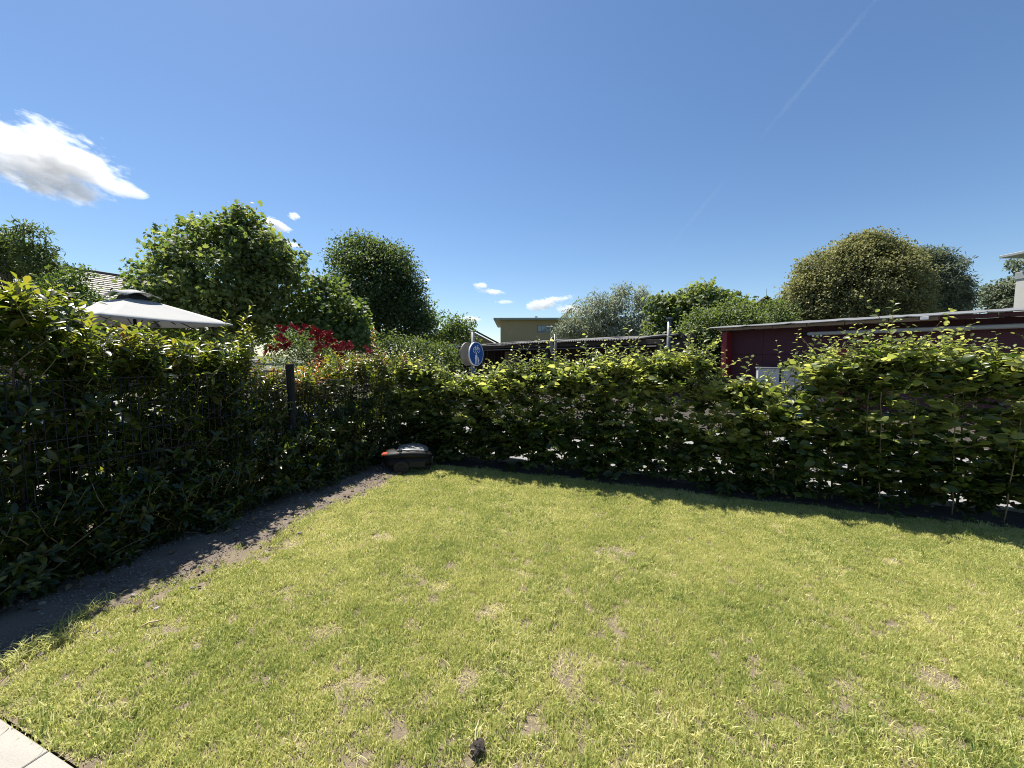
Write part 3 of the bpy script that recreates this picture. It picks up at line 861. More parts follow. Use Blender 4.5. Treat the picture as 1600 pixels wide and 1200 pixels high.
# ------------------------------------------------------------------ weeds and long grass at the fence foot
def weed_blades(name, spots, m, label, hmin=.08, hmax=.24):
    V, T, Q, tint = [], [], [], []
    for (u, w, n, r) in spots:
        for _ in range(n):
            p = uw(u + random.gauss(0, r), w + random.gauss(0, r * .5), .0)
            h = random.uniform(hmin, hmax)
            a = random.uniform(0, 6.28)
            lean = random.uniform(.3, 1.3) * h
            dx, dy = math.cos(a) * lean, math.sin(a) * lean
            wx, wy = -math.sin(a) * .0022, math.cos(a) * .0022
            k = len(V)
            for t, ww in ((0, 1), (.4, .9), (.75, .6)):
                V += [(p.x + dx * t * t - wx * ww, p.y + dy * t * t - wy * ww, h * (t - .35 * t * t)), (p.x + dx * t * t + wx * ww, p.y + dy * t * t + wy * ww, h * (t - .35 * t * t))]
            V.append((p.x + dx, p.y + dy, h * .60))
            Q += [(k, k + 1, k + 3, k + 2), (k + 2, k + 3, k + 5, k + 4)]
            T.append((k + 4, k + 5, k + 6))
            t = random.uniform(.1, .9)
            tint += [t] * 7
    o = link(name, quick(name, np.array(V), [np.array(Q), np.array(T)], m, tint))
    return tag(o, label, 'weeds', kind='stuff')
random.seed(5)
weed_blades('weeds', [(random.uniform(-.8, 3.3), random.gauss(.02, .12), 20, .07) for _ in range(60)], M['weed'], 'long thin grass and weeds growing along the foot of the fence')
weed_blades('long_grass', [(-.12 + random.uniform(-.2, .2), .78 + random.uniform(-.08, .12), 60, .05) for _ in range(6)], M['grass'], 'clump of longer grass at the near end of the gravel strip', .04, .12)

# ------------------------------------------------------------------ small things on the ground
def clod():
    p = gnd(747, 1176)
    root = thing('soil_clod', 'dark clod of earth with dry grass lying on the near lawn', 'clod', (p.x, p.y, 0))
    b = bmesh.new()
    bmesh.ops.create_icosphere(b, subdivisions=3, radius=.026)
    r = np.random.default_rng(3)
    for v in b.verts:
        v.co *= 1 + .28 * math.sin(v.co.x * 190 + v.co.y * 140) * math.cos(v.co.z * 170) + r.uniform(-.1, .1)
        v.co.z = v.co.z * .8 + .022
    me = bpy.data.meshes.new('lump'); b.to_mesh(me); b.free(); me.materials.append(M['soil'])
    link('lump', me, root)
    random.seed(8)
    for k in range(6):
        a = random.uniform(0, 6.28)
        q = Vector((math.cos(a) * .02, math.sin(a) * .02, .03))
        e = q + Vector((math.cos(a) * .035, math.sin(a) * .035 + .012, random.uniform(-.02, .012)))
        MB().tube([q, (q + e) / 2 + Vector((0, 0, .012)), e], [.0016, .0016, .0008], 4).build('dry_stalk', M['straw'], root)
    MB().tube([(-.01, 0, .03), (-.012, .035, .055), (-.002, .085, .05)], [.003, .003, .0015], 5).build('dry_stalk', M['straw'], root)
clod()
def twig(px, py, L, ang, label):
    p = gnd(px, py)
    o = MB().tube([(-L / 2, 0, .022), (-L * .1, .008, .03), (L * .2, -.004, .028), (L / 2, .01, .02)], [.004, .0045, .004, .002], 6)
    o.tube([(0, 0, .028), (L * .12, .03, .03)], [.003, .0015], 5)
    q = o.build('twig', M['straw'], None, True, (p.x, p.y, 0))
    q.rotation_euler = (0, 0, ang)
    tag(q, label, 'twig')
twig(238, 980, .10, .7, 'short pale twig lying at the edge of the gravel strip')
def pale_stone(px, py, r, label):
    p = gnd(px, py)
    b = bmesh.new()
    bmesh.ops.create_icosphere(b, subdivisions=2, radius=r)
    for v in b.verts:
        v.co *= 1 + .15 * math.sin(v.co.x * 300) * math.cos(v.co.y * 260)
        v.co.z = v.co.z * .6 + r * .45
    me = bpy.data.meshes.new('pebble'); b.to_mesh(me); b.free(); me.materials.append(M['slab'])
    tag(link('pebble', me, None, (p.x, p.y, .015)), label, 'pebble')
pale_stone(246, 956, .014, 'pale pebble at the border of gravel and grass')

# ------------------------------------------------------------------ robot mower
def mower():
    c = gnd(634, 738)
    root = thing('robot_mower', 'black robot lawn mower with red stop button parked in the hedge corner', 'robot mower', (c.x, c.y + .16, 0.0), R(6))
    root.scale = (1, 1, .92)
    def loft(name, m, secs, parent, smooth=True, n=20, pw=3.2):
        V, Fq = [], []
        for (x, hw, z0, z1) in secs:
            for k in range(n):
                a = 2 * math.pi * k / n
                ca, sa = math.cos(a), math.sin(a)
                y = hw * math.copysign(abs(ca) ** (2 / pw), ca)
                z = (z0 + z1) / 2 + (z1 - z0) / 2 * math.copysign(abs(sa) ** (2 / pw), sa)
                V.append((x, y, z))
        for i in range(len(secs) - 1):
            for k in range(n):
                Fq.append((i * n + k, i * n + (k + 1) % n, (i + 1) * n + (k + 1) % n, (i + 1) * n + k))
        b = MB(); b.add(V, Fq)
        b.add(V[:n], [tuple(range(n - 1, -1, -1))]); b.add(V[-n:], [tuple(range(n))])
        return b.build(name, m, parent, smooth)
    loft('chassis', M['black'], [(-.30, .12, .10, .20), (-.28, .17, .07, .23), (-.20, .215, .06, .245), (0, .225, .055, .25), (.16, .215, .06, .245), (.27, .17, .07, .235), (.31, .11, .09, .21)], root)
    loft('cover', M['black'], [(-.33, .11, .195, .235), (-.30, .165, .19, .262), (-.2, .215, .19, .295), (-.05, .23, .19, .318), (.08, .23, .19, .322), (.18, .215, .19, .302), (.265, .175, .185, .268), (.31, .11, .185, .235)], root)
    M['hatch'] = mat('silver_grey_cover', (.22, .225, .23), (.27, .275, .28), 6, .3)
    h = loft('hatch', M['hatch'], [(-.13, .09, .30, .317), (-.10, .155, .30, .328), (.02, .195, .30, .338), (.13, .18, .29, .330), (.21, .14, .275, .306), (.25, .08, .26, .286)], root, pw=2.4)
    MB().box(-.312, -.235, -.185, -.10, .245, .282, bev=.012).build('stop_button', M['red_button'], root)
    MB().box(-.345, -.31, -.09, .09, .195, .228, bev=.01).build('rear_handle', M['dark_grey'], root)
    for s in (-1, 1):
        wh = MB().tube([(0, -.030, 0), (0, -.026, 0), (0, .026, 0), (0, .030, 0)], [.082, .092, .092, .082], 24).build('wheel', M['rubber'], root, False, (-.055, s * .222, .092))
        hub = MB()
        hub.tube([(0, s * .029, 0), (0, s * .038, 0)], [.055, .048], 18)
        for k in range(6):
            a = k * math.pi / 3
            hub.tube([(math.cos(a) * .03, s * .036, math.sin(a) * .03), (math.cos(a) * .03, s * .042, math.sin(a) * .03)], .010, 8)
        hub.build('hub', M['dark_grey'], wh)
        td = MB()
        for k in range(18):
            a = 2 * math.pi * k / 18
            mt = Matrix.Translation((math.cos(a) * .091, 0, math.sin(a) * .091)) @ Matrix.Rotation(-a, 4, 'Y')
            td.box(-.006, .007, -.024, .024, -.008, .008, mt)
        td.build('tread', M['rubber'], wh)
        MB().box(.035, .235, s * .222 - .006, s * .222 + .006, .085, .175, bev=.005).build('side_panel', M['dark_grey'], root)
        MB().tube([(.25, s * .09 - .02, .045), (.25, s * .09 + .02, .045)], .042, 14).build('front_wheel', M['rubber'], root)
    MB().box(.295, .330, -.12, .12, .10, .20, bev=.012).build('bumper', M['dark_grey'], root)
mower()

# ------------------------------------------------------------------ parasol on the neighbour's terrace
def parasol():
    c = at(212, 520, 7.0)
    root = thing('parasol', 'square off-white garden parasol with dark vent, open on the next terrace', 'parasol', (c.x, c.y, -.03), math.atan2(.7, 1.25))
    ZE, ZV, ZT = 2.14, 2.53, 2.70
    # corners of the canopy at angle 0, 90, 180, 270 from the parasol's own x axis
    R0, RV = 1.44, .21
    n = 10
    for q in range(4):
        a0, a1 = q * math.pi / 2, (q + 1) * math.pi / 2
        p0, p1 = Vector((math.cos(a0), math.sin(a0), 0)), Vector((math.cos(a1), math.sin(a1), 0))
        V, Fq = [], []
        for i in range(n + 1):
            t = i / n
            rr = RV + (R0 - RV) * t
            z = ZV + (ZE - ZV) * (t * .92 + .08 * t * t)
            for j in range(n + 1):
                s = j / n
                p = (p0 * (1 - s) + p1 * s) * rr
                sagv = -.015 * math.sin(math.pi * s) * t - .012 * math.sin(math.pi * s) * math.sin(3.1 * t)
                V.append((p.x, p.y, z + sagv))
        for i in range(n):
            for j in range(n):
                a = i * (n + 1) + j
                Fq.append((a, a + n + 1, a + n + 2, a + 1))
        k = len(V)                             # hem hanging from the edge
        for j in range(n + 1):
            x, y, z = V[n * (n + 1) + j]
            V.append((x * 1.003, y * 1.003, z - .028))
        for j in range(n):
            Fq.append((n * (n + 1) + j, k + j, k + j + 1, n * (n + 1) + j + 1))
        cp = MB().add(V, Fq).build('canopy_panel', M['canvas'], root, True)
        md = cp.modifiers.new('cloth', 'SOLIDIFY'); md.thickness = .003
        # wind vent cap above
        W2 = []
        for t in (0, .5, 1):
            for s in (0, .25, .5, .75, 1):
                p = (p0 * (1 - s) + p1 * s) * (.04 + .37 * t)
                W2.append((p.x, p.y, ZT - .15 * t ** 1.1 + 0.085 * math.sin(math.pi * s) * t))
        F2 = [(i * 5 + j, i * 5 + 5 + j, i * 5 + 6 + j, i * 5 + 1 + j) for i in range(2) for j in range(4)]
        vp = MB().add(W2, F2).build('vent_cap', M['canvas'], root, True)
        md = vp.modifiers.new('cloth', 'SOLIDIFY'); md.thickness = .003
        MB().tube([(p0.x * .05, p0.y * .05, ZV - .0), (p0.x * R0 * .985, p0.y * R0 * .985, ZE - .012)], .011, 6).build('rib', M['anthracite'], root)
        m0 = (p0 + p1) / 2
        MB().tube([(m0.x * .05, m0.y * .05, ZV - .03), (m0.x * R0 * .98, m0.y * R0 * .98, ZE - .075)], .010, 6).build('rib', M['anthracite'], root)
        MB().tube([(p0.x * .04, p0.y * .04, 2.02), (p0.x * R0 * .5, p0.y * R0 * .5, (ZV + ZE) / 2 + .0)], .008, 6).build('strut', M['anthracite'], root)
    V = []
    for r, z in ((RV + .02, ZV), (RV * .9, ZV + .06), (.05, ZT - .03)):
        for k in range(4):
            V.append((math.cos(k * math.pi / 2) * r, math.sin(k * math.pi / 2) * r, z))
    MB().add(V, [(i * 4 + k, i * 4 + (k + 1) % 4, i * 4 + 4 + (k + 1) % 4, i * 4 + 4 + k) for i in range(2) for k in range(4)]).build('vent', M['vent'], root)
    MB().tube([(0, 0, 0), (0, 0, 2.66)], .024, 12).build('pole', M['anthracite'], root, True)
    MB().tube([(0, 0, 1.96), (0, 0, 2.06)], .045, 12).build('runner', M['anthracite'], root, True)
    MB().tube([(0, 0, 2.66), (0, 0, 2.72), (0, 0, 2.75)], [.03, .026, .006], 10).build('finial', M['anthracite'], root, True)
    MB().box(-.35, .35, -.35, .35, 0, .07, bev=.02).build('base', M['dark_grey'], root)
parasol()

# grey wooden screen of the terrace, half hidden by the shrubs
def terrace_screen():
    p0, p1 = at(245, 590, 6.3), at(402, 590, 6.0)
    d = (p1 - p0); d.z = 0
    L = d.length
    root = thing('terrace_screen', 'grey wooden rail screen with pale end post on the next terrace', 'screen', (p0.x, p0.y, -.03), math.atan2(d.y, d.x))
    MB().box(0, L * .93, -.02, .02, 1.40, 1.48, bev=.004).build('top_rail', M['grey_board'], root)
    for k, z in enumerate((1.16, .96, .76, .56, .36)):
        MB().box(0.01, L * .93, -.011, .011, z, z + .10, bev=.003).build('board', M['dark_timber'], root)
    for x in (.05, L * .45):
        MB().box(x - .04, x + .04, .022, .10, 0, 1.395, bev=.004).build('post', M['grey_board'], root)
    MB().box(L * .935, L * .935 + .11, -.05, .06, 0, 1.46, bev=.005).build('end_post', M['white_paint'], root)
terrace_screen()
def balustrade():
    p0, p1 = at(398, 570, 7.6), at(500, 580, 7.6)
    root = thing('garden_rail', 'dark slatted garden rail under the red rose bush', 'rail', (p0.x, p0.y, -.03), 0)
    L = p1.x - p0.x
    for z in (.75, .90, 1.05, 1.20, 1.33):
        MB().box(0, L, -.012, .012, z, z + .045, bev=.003).build('slat', M['grey_board'], root)
    for x in (.04, L * .5, L - .04):
        MB().box(x - .03, x + .03, .014, .07, 0, 1.40, bev=.003).build('post', M['dark_timber'], root)
balustrade()

# ------------------------------------------------------------------ trees
def tree(name, label, cat, Y, lobes, m, tmpl, leaf, nclump, per, cr, trunk, tr, seed, droop=.35, up=.6, group=None, flat=.7, tint=.5, inner=.4, tvar=.16, jag=.10):
    r = np.random.default_rng(seed)
    base = at(trunk[0], 600, Y + (trunk[1] if len(trunk) > 1 else 0)); base.z = -.05
    root = thing(name, label, cat, base, 0, group)
    b0 = np.array(base)
    LC, LR = [], []
    for l in lobes:
        Yl = Y + (l[4] if len(l) > 4 else 0)
        LC.append(np.array(at(l[0], l[1], Yl)))
        LR.append(np.array([l[2], (l[2] + l[3]) * .45, l[3]]) * Yl / FPX)
    LC, LR = np.array(LC), np.array(LR)
    wts = LR[:, 0] * LR[:, 2] + LR[:, 0] * LR[:, 1]
    wts = wts / wts.sum()
    which = r.choice(len(lobes), nclump, p=wts)
    d = r.normal(size=(nclump, 3)); d /= np.linalg.norm(d, axis=1, keepdims=True)
    rad = (inner + (1 - inner) * r.uniform(size=nclump) ** .45) * (1 + jag * np.clip(r.normal(size=nclump), -2, 1.2))
    C = LC[which] + d * LR[which] * rad[:, None]
    ctint = r.normal(0, tvar, nclump)
    P = np.repeat(C, per, 0) + np.clip(r.normal(size=(nclump * per, 3)), -1.7, 1.7) * cr * np.array([1, 1, flat])
    out = P - np.repeat(LC[which], per, 0)
    out /= np.maximum(np.linalg.norm(out, axis=1, keepdims=True), 1e-6)
    k = len(P)
    D = out * .5 + r.normal(size=(k, 3)) * .6 + np.array([0, 0, -droop])
    N = out * .45 + np.array([0, 0, up]) + r.normal(size=(k, 3)) * .5
    S = leaf * r.uniform(.65, 1.25, k)
    T = np.clip(tint + np.repeat(ctint, per) + r.normal(0, .14, k), 0, 1)
    ok = P[:, 2] > .15
    P, D, N, S, T = P[ok], D[ok], N[ok], S[ok], T[ok]
    cme = merge_leaves('crown', tmpl, P - b0, frames(D, N), S, T, m, False)
    tag(link('crown', cme, root), kind='stuff')
    top = (LC * wts[:, None]).sum(0) - b0
    tb = MB()
    tb.tube([(0, 0, 0), tuple(top * np.array([.3, .3, .35])), tuple(top * np.array([.7, .7, .75])), tuple(top * np.array([1, 1, 1.15]))], [tr, tr * .8, tr * .55, tr * .12], 8)
    tb.build('trunk', M['bark'], root, True)
    for j in range(12):
        e = C[r.integers(0, nclump)] - b0
        t = r.uniform(.35, .95)
        s = top * np.array([t, t, t * 1.05])
        mid = (s + e) / 2 + np.array([0, 0, .12 * np.linalg.norm(e - s)])
        MB().tube([tuple(s), tuple(mid), tuple(e)], [tr * .4, tr * .25, tr * .06], 5, False).build('limb', M['bark'], root, True)
    return root

tree('broadleaf_tree', 'big broad leaved tree behind the parasol, pale sunlit lobed leaves', 'tree', 9.5,
     [(345, 430, 88, 82), (382, 370, 34, 36), (380, 338, 13, 14), (300, 366, 15, 11), (258, 386, 15, 11), (440, 394, 17, 13), (458, 420, 20, 20), (228, 412, 10, 9), (295, 405, 46, 32), (262, 442, 46, 34), (420, 450, 52, 58, .3), (235, 470, 36, 30), (330, 500, 110, 60, .4), (405, 395, 46, 30), (355, 365, 26, 22), (212, 430, 14, 10)],
     M['leaf_plane'], LOBED, .095, 760, 28, .16, (335, .2), .11, 21, jag=.12, tvar=.22)
tree('round_dark_tree', 'dense dark dome shaped tree right of the big broad leaved one', 'tree', 14.0,
     [(582, 440, 62, 56), (560, 400, 34, 28), (605, 420, 42, 38), (590, 490, 74, 50), (640, 500, 40, 40), (545, 470, 34, 44), (563, 380, 13, 11), (622, 402, 15, 13), (530, 400, 12, 11), (646, 440, 11, 14), (590, 388, 12, 9), (625, 455, 32, 36)],
     M['leaf_dark'], RHOMB, .10, 900, 46, .20, (590, 0), .14, 22, tint=.5)
tree('bright_young_tree', 'smaller bright green tree in front of the dark dome shaped one', 'tree', 10.6,
     [(515, 485, 46, 44), (495, 455, 22, 22), (540, 505, 34, 38), (480, 500, 36, 40), (505, 440, 10, 12), (520, 520, 60, 30)],
     M['leaf_mid'], LOBED, .10, 260, 26, .15, (515, 0), .06, 23, tint=.6)
tree('loose_tree', 'loose light green tree between dark tree and brown gable', 'tree', 16.0,
     [(690, 515, 34, 22), (715, 510, 22, 18), (668, 500, 16, 16), (700, 540, 46, 28), (700, 492, 6, 7)],
     M['leaf_mid'], RHOMB, .12, 150, 26, .18, (695, 0), .07, 24, tint=.55)
tree('dark_shrub', 'dark leafy shrub at the garden corner between the dome tree and the blue sign', 'shrub', 11.5,
     [(605, 555, 50, 34), (650, 560, 40, 30), (690, 565, 34, 26), (560, 560, 40, 36), (640, 590, 70, 30)],
     M['leaf_dark'], RHOMB, .085, 420, 34, .14, (630, 0), .05, 34, tint=.5)
tree('feathery_tree', 'dark feathery tree at the far left over the tiled roof', 'tree', 10.5,
     [(50, 375, 20, 24), (62, 400, 20, 22), (5, 382, 24, 20), (10, 410, 26, 16), (-40, 390, 36, 40), (72, 418, 22, 12), (40, 440, 30, 18)],
     M['leaf_dark'], NARROW, .15, 170, 44, .12, (40, 0), .08, 25, droop=.6, tint=.6, inner=.2)
tree('garden_bush', 'dark bushy shrub under the tiled roof left of the parasol', 'bush', 9.0,
     [(108, 456, 24, 22), (140, 482, 22, 16), (90, 470, 30, 34), (130, 505, 70, 44), (118, 428, 10, 9)],
     M['leaf_mid'], RHOMB, .09, 330, 30, .14, (125, 0), .05, 26, tint=.35)
tree('silvery_willow', 'silvery pale willow with upright plumes behind the carport', 'tree', 26.0,
     [(965, 478, 22, 34), (972, 455, 8, 16), (925, 500, 44, 30), (930, 478, 24, 24), (1000, 480, 14, 30), (995, 510, 24, 22), (950, 515, 60, 20), (890, 515, 22, 14), (1003, 462, 6, 14)],
     M['leaf_silver'], NARROW, .26, 400, 34, .24, (950, 0), .14, 27, droop=.8, tint=.55, inner=.1, tvar=.2)
tree('leafy_tree', 'bright green bushy tree right of the capped grey pole', 'tree', 17.5,
     [(1085, 480, 44, 30), (1045, 488, 26, 24), (1098, 460, 22, 14), (1130, 488, 40, 24), (1072, 520, 60, 40), (1032, 475, 12, 10), (1055, 515, 34, 40)],
     M['leaf_plane'], LOBED, .19, 420, 28, .25, (1085, 0), .11, 28, tint=.55)
tree('fine_leaved_tree', 'dense fine leaved green tree left of the red shed roof', 'tree', 15.0,
     [(1150, 515, 54, 44), (1105, 520, 42, 38), (1190, 505, 40, 36), (1120, 555, 34, 50), (1105, 590, 26, 40), (1215, 500, 22, 24), (1080, 540, 24, 34), (1068, 575, 22, 34)],
     M['leaf_dark'], RHOMB, .11, 640, 38, .20, (1140, 0), .09, 29, tint=.72)
tree('round_lime_tree', 'huge round olive green tree in blossom over the red shed', 'tree', 24.0,
     [(1340, 460, 92, 66), (1350, 410, 52, 40), (1300, 430, 48, 40), (1380, 430, 46, 42), (1262, 470, 34, 38), (1408, 470, 30, 34), (1335, 500, 100, 46), (1352, 388, 26, 18), (1247, 500, 22, 24), (1400, 405, 26, 20)],
     M['leaf_lime'], RHOMB, .16, 1900, 56, .25, (1345, 0), .26, 30, jag=.05, droop=.1, up=.9, tint=.55, inner=.72, tvar=.2, flat=.8)
tree('grey_green_tree', 'fine grey-green tree just behind the right side of the round one', 'tree', 29.0,
     [(1455, 436, 38, 42), (1452, 406, 22, 18), (1486, 455, 22, 24), (1470, 480, 40, 24), (1425, 402, 20, 10), (1500, 468, 10, 8)],
     M['leaf_grey'], NARROW, .27, 620, 56, .28, (1455, 0), .2, 31, tint=.5, inner=.2)
tree('small_far_tree', 'small green tree just left of the white house wall', 'tree', 37.0,
     [(1572, 462, 28, 24), (1590, 450, 20, 18), (1558, 475, 18, 14), (1600, 480, 30, 24), (1592, 415, 10, 10)],
     M['leaf_grey'], RHOMB, .28, 240, 30, .28, (1578, 0), .14, 32, tint=.65, inner=.2)

# rose bush with clusters of red blooms
def roses():
    root = tree('rose_bush', 'sprawling rose bush with many dark red blooms behind the fence post', 'rose bush', 6.6,
         [(480, 540, 40, 22), (505, 552, 40, 24), (450, 540, 26, 22), (535, 560, 26, 18), (480, 565, 60, 20), (430, 545, 20, 14), (470, 525, 30, 14)],
         M['leaf_rose'], RHOMB, .042, 170, 22, .09, (485, 0), .03, 33, tint=.6, inner=.2)
    vs = []
    for s in range(3):
        r = np.random.default_rng(70 + s)
        V, Fq = [], []
        for ring, (rr, zz, np_) in enumerate(((.018, .040, 4), (.034, .030, 5), (.047, .014, 6))):
            for k in range(np_):
                a = 2 * math.pi * k / np_ + ring * .6 + r.uniform(-.2, .2)
                ca, sa = math.cos(a), math.sin(a)
                i = len(V)
                w = rr * .85
                V += [(ca * rr * .25, sa * rr * .25, -.005), (ca * rr - sa * w * .7, sa * rr + ca * w * .7, zz * .6), (ca * rr * 1.1 - sa * w * .4, sa * rr * 1.1 + ca * w * .4, zz + .012),
                      (ca * rr * 1.1 + sa * w * .4, sa * rr * 1.1 - ca * w * .4, zz + .012), (ca * rr + sa * w * .7, sa * rr - ca * w * .7, zz * .6)]
                Fq.append((i, i + 1, i + 2, i + 3, i + 4))
        b = MB(); b.add(V, Fq)
        vs.append(b.mesh('rose', M['petal']))
    pts = [(441, 515), (456, 512), (472, 514), (492, 515), (437, 526), (444, 533), (506, 523), (511, 528), (517, 532), (499, 542), (542, 539), (549, 541), (525, 545), (532, 551), (503, 562), (508, 572), (431, 543), (418, 545),
           (534, 559), (489, 524), (502, 535), (508, 536), (536, 538), (573, 546), (520, 524), (447, 540), (528, 541), (515, 538)]
    random.seed(9)
    b0 = root.location
    for (x, y) in pts:
        for j in range(4):
            q = at(x + random.uniform(-7, 7), y + random.uniform(-4, 8), 6.6 + random.uniform(-.42, -.15)) - b0
            o = link('rose', random.choice(vs), root, q)
            o.rotation_euler = (random.uniform(-.2, 1.2), random.uniform(-.7, .7), random.uniform(0, 6.28))
            s = random.uniform(.65, 1.0)
            o.scale = (s, s, s)
roses()

# ------------------------------------------------------------------ road signs
def round_plate(mb_depth, rad, n=40):
    return [(math.cos(2 * math.pi * k / n) * rad, math.sin(2 * math.pi * k / n) * rad) for k in range(n)]
def flat_poly(name, poly, m, parent, z, th=.0015):
    return MB().prism(poly, z, z + th).build(name, m, parent)
def path_sign():
    c = at(740, 553, 7.0)
    root = thing('path_sign', 'blue round sign with white bicycle and walking people on a grey pole', 'road sign', (c.x, c.y, -.03), 0)
    zc = c.z + .03
    ang = R(59)
    # plate local frame: x right, y up, z towards the reader
    nrm = Vector((math.sin(ang), -math.cos(ang), 0))
    xax = Vector((math.cos(ang), math.sin(ang), 0))
    def plate(off, flip):
        e = bpy.data.objects.new('sign_plate' if not flip else 'rear_plate', None)
        return e
    def frame(off, flip=False):
        z = nrm * (-1 if flip else 1)
        x = xax * (-1 if flip else 1)
        m = Matrix.Identity(4)
        o = Vector((0, 0, zc)) + z * off
        for k in range(3):
            m[k][0], m[k][1], m[k][2], m[k][3] = x[k], (0, 0, 1)[k], z[k], o[k]
        return m
    MB().tube([(-.012, .012, 0), (-.012, .012, zc + .40)], .034, 14).build('pole', M['galv'], root, True)
    MB().tube([(-.012, .012, zc + .40), (-.012, .012, zc + .415)], [.036, .02], 14).build('pole_cap', M['galv'], root, True)
    RR = .215
    bd = MB().prism(round_plate(0, RR), .012, .035).build('sign_plate', M['sign_white'], root)
    bd.matrix_basis = frame(.03)
    flat_poly('blue_field', round_plate(0, RR - .013), M['sign_blue'], bd, .0351)
    z = .0368
    # bicycle above
    def wheel(cx, cy):
        n, o, i = 22, .046, .037
        V, Fq = [], []
        for k in range(n):
            a = 2 * math.pi * k / n
            for rr, zz in ((o, z), (i, z), (i, z + .0015), (o, z + .0015)):
                V.append((cx + math.cos(a) * rr, cy + math.sin(a) * rr, zz))
        for k in range(n):
            a, b = k * 4, ((k + 1) % n) * 4
            for q in range(4):
                Fq.append((a + q, b + q, b + (q + 1) % 4, a + (q + 1) % 4))
        return V, Fq
    bk = MB()
    for cx in (-.060, .060):
        bk.add(*wheel(cx, .070))
    def bar(x0, y0, x1, y1, w=.009):
        d = Vector((x1 - x0, y1 - y0, 0)); nn = Vector((-d.y, d.x, 0)).normalized() * w / 2
        bk.prism([(x0 - nn.x, y0 - nn.y), (x1 - nn.x, y1 - nn.y), (x1 + nn.x, y1 + nn.y), (x0 + nn.x, y0 + nn.y)], z, z + .0015)
    bar(-.06, .07, -.012, .070); bar(-.06, .07, -.030, .122); bar(-.012, .07, -.034, .134); bar(-.012, .07, .036, .122); bar(-.030, .122, .036, .122)
    bar(.06, .07, .030, .142); bar(.030, .142, .050, .148); bar(-.048, .136, -.022, .136, .012); bar(.012, .150, .034, .142)
    bk.build('bicycle_mark', M['sign_white'], bd)
    # walking adult with child below
    def figure(nm, cx, y0, hgt, lean):
        f = MB()
        k = hgt / .20
        hd = [(cx + math.cos(2 * math.pi * q / 14) * .017 * k, y0 + hgt - .017 * k + math.sin(2 * math.pi * q / 14) * .018 * k) for q in range(14)]
        f.prism(hd, z, z + .0015)
        P = lambda L: [(cx + x * k, y0 + y * k) for x, y in L]
        f.prism(P([(-.028, .150), (-.034, .090), (-.022, .078), (.022, .078), (.033, .09), (.028, .150), (.014, .160), (-.014, .160)]), z, z + .0015)
        f.prism(P([(-.024, .0785), (-.028, 0), (-.010, 0), (-.002, .0785)]), z, z + .0015)
        f.prism(P([(.002, .0785), (.010, 0), (.028, 0), (.024, .0785)]), z, z + .0015)
        f.build(nm, M['sign_white'], bd)
    figure('adult_mark', -.010, -.190, .215, 0)
    figure('child_mark', .058, -.180, .118, 0)
    rb = MB().prism(round_plate(0, RR), 0, .02).build('rear_plate', M['sign_back'], root)
    rb.matrix_basis = frame(.125, True)
    for dz in (-.10, .10):
        MB().box(-.055, .055, -.05, .05, zc + dz - .02, zc + dz + .02, bev=.004).build('clamp', M['galv'], root)
path_sign()
def edge_sign():
    c = at(867, 548, 8.2)
    root = thing('side_sign', 'round grey sign seen almost edge-on on a thin grey post by the carport', 'road sign', (c.x, c.y, -.03), R(62))
    zc = c.z + .14
    MB().tube([(0, 0, 0), (0, 0, zc + .24)], .022, 12).build('post', M['galv'], root, True)
    m = Matrix.Translation((0, .04, zc)) @ Matrix.Rotation(R(90), 4, 'X')
    MB().prism(round_plate(0, .19, 36), -.010, .010, m).build('sign_plate', M['sign_back'], root)
    for dz in (-.09, .09):
        MB().box(-.04, .04, -.028, .028, zc + dz - .015, zc + dz + .015, bev=.004).build('clamp', M['galv'], root)
edge_sign()
def vent_pole():
    c = at(1045, 520, 12.4)
    root = thing('metal_pole', 'tall grey metal pole with flat cap at the carport roof end', 'pole', (c.x, c.y, -.04), 0)
    zt = at(1045, 497, 12.4).z
    MB().tube([(0, 0, 0), (0, 0, zt)], .058, 16).build('pipe', M['galv'], root, True)
    MB().tube([(0, 0, zt), (0, 0, zt + .012), (0, 0, zt + .05), (0, 0, zt + .06)], [.06, .095, .095, .02], 16).build('cap', M['galv'], root)
    MB().tube([(0, 0, zt - .55), (0, 0, zt - .50)], .064, 16).build('collar', M['galv'], root, True)
vent_pole()

# ------------------------------------------------------------------ carport with corrugated roof
DX = Vector((0.566, -0.824, 0))
RZ = math.atan2(DX.y, DX.x)
def corrugated(w, y0, y1, z0, z1, pitch=.13, amp=.026, th=.008, ny=4, seed=0):
    r = np.random.default_rng(seed)
    n = int(w / pitch * 8)
    V, Fq = [], []
    for s in (0, 1):
        for j in range(ny + 1):
            t = j / ny
            wob = r.normal(0, .012)
            for i in range(n + 1):
                x = w * i / n
                V.append((x, y0 + (y1 - y0) * t, z0 + (z1 - z0) * t + wob + amp * math.sin(2 * math.pi * x / pitch) - s * th))
    N = (ny + 1) * (n + 1)
    for j in range(ny):
        for i in range(n):
            a = j * (n + 1) + i
            Fq.append((a, a + 1, a + n + 2, a + n + 1))
            Fq.append((N + a, N + a + n + 1, N + a + n + 2, N + a + 1))
    for i in range(n):
        Fq.append((i, N + i, N + i + 1, i + 1))
        a = ny * (n + 1) + i
        Fq.append((a, a + 1, N + a + 1, N + a))
    for j in range(ny):
        a = j * (n + 1)
        Fq.append((a, a + n + 1, N + a + n + 1, N + a)); a += n
        Fq.append((a, N + a, N + a + n + 1, a + n + 1))
    return V, Fq
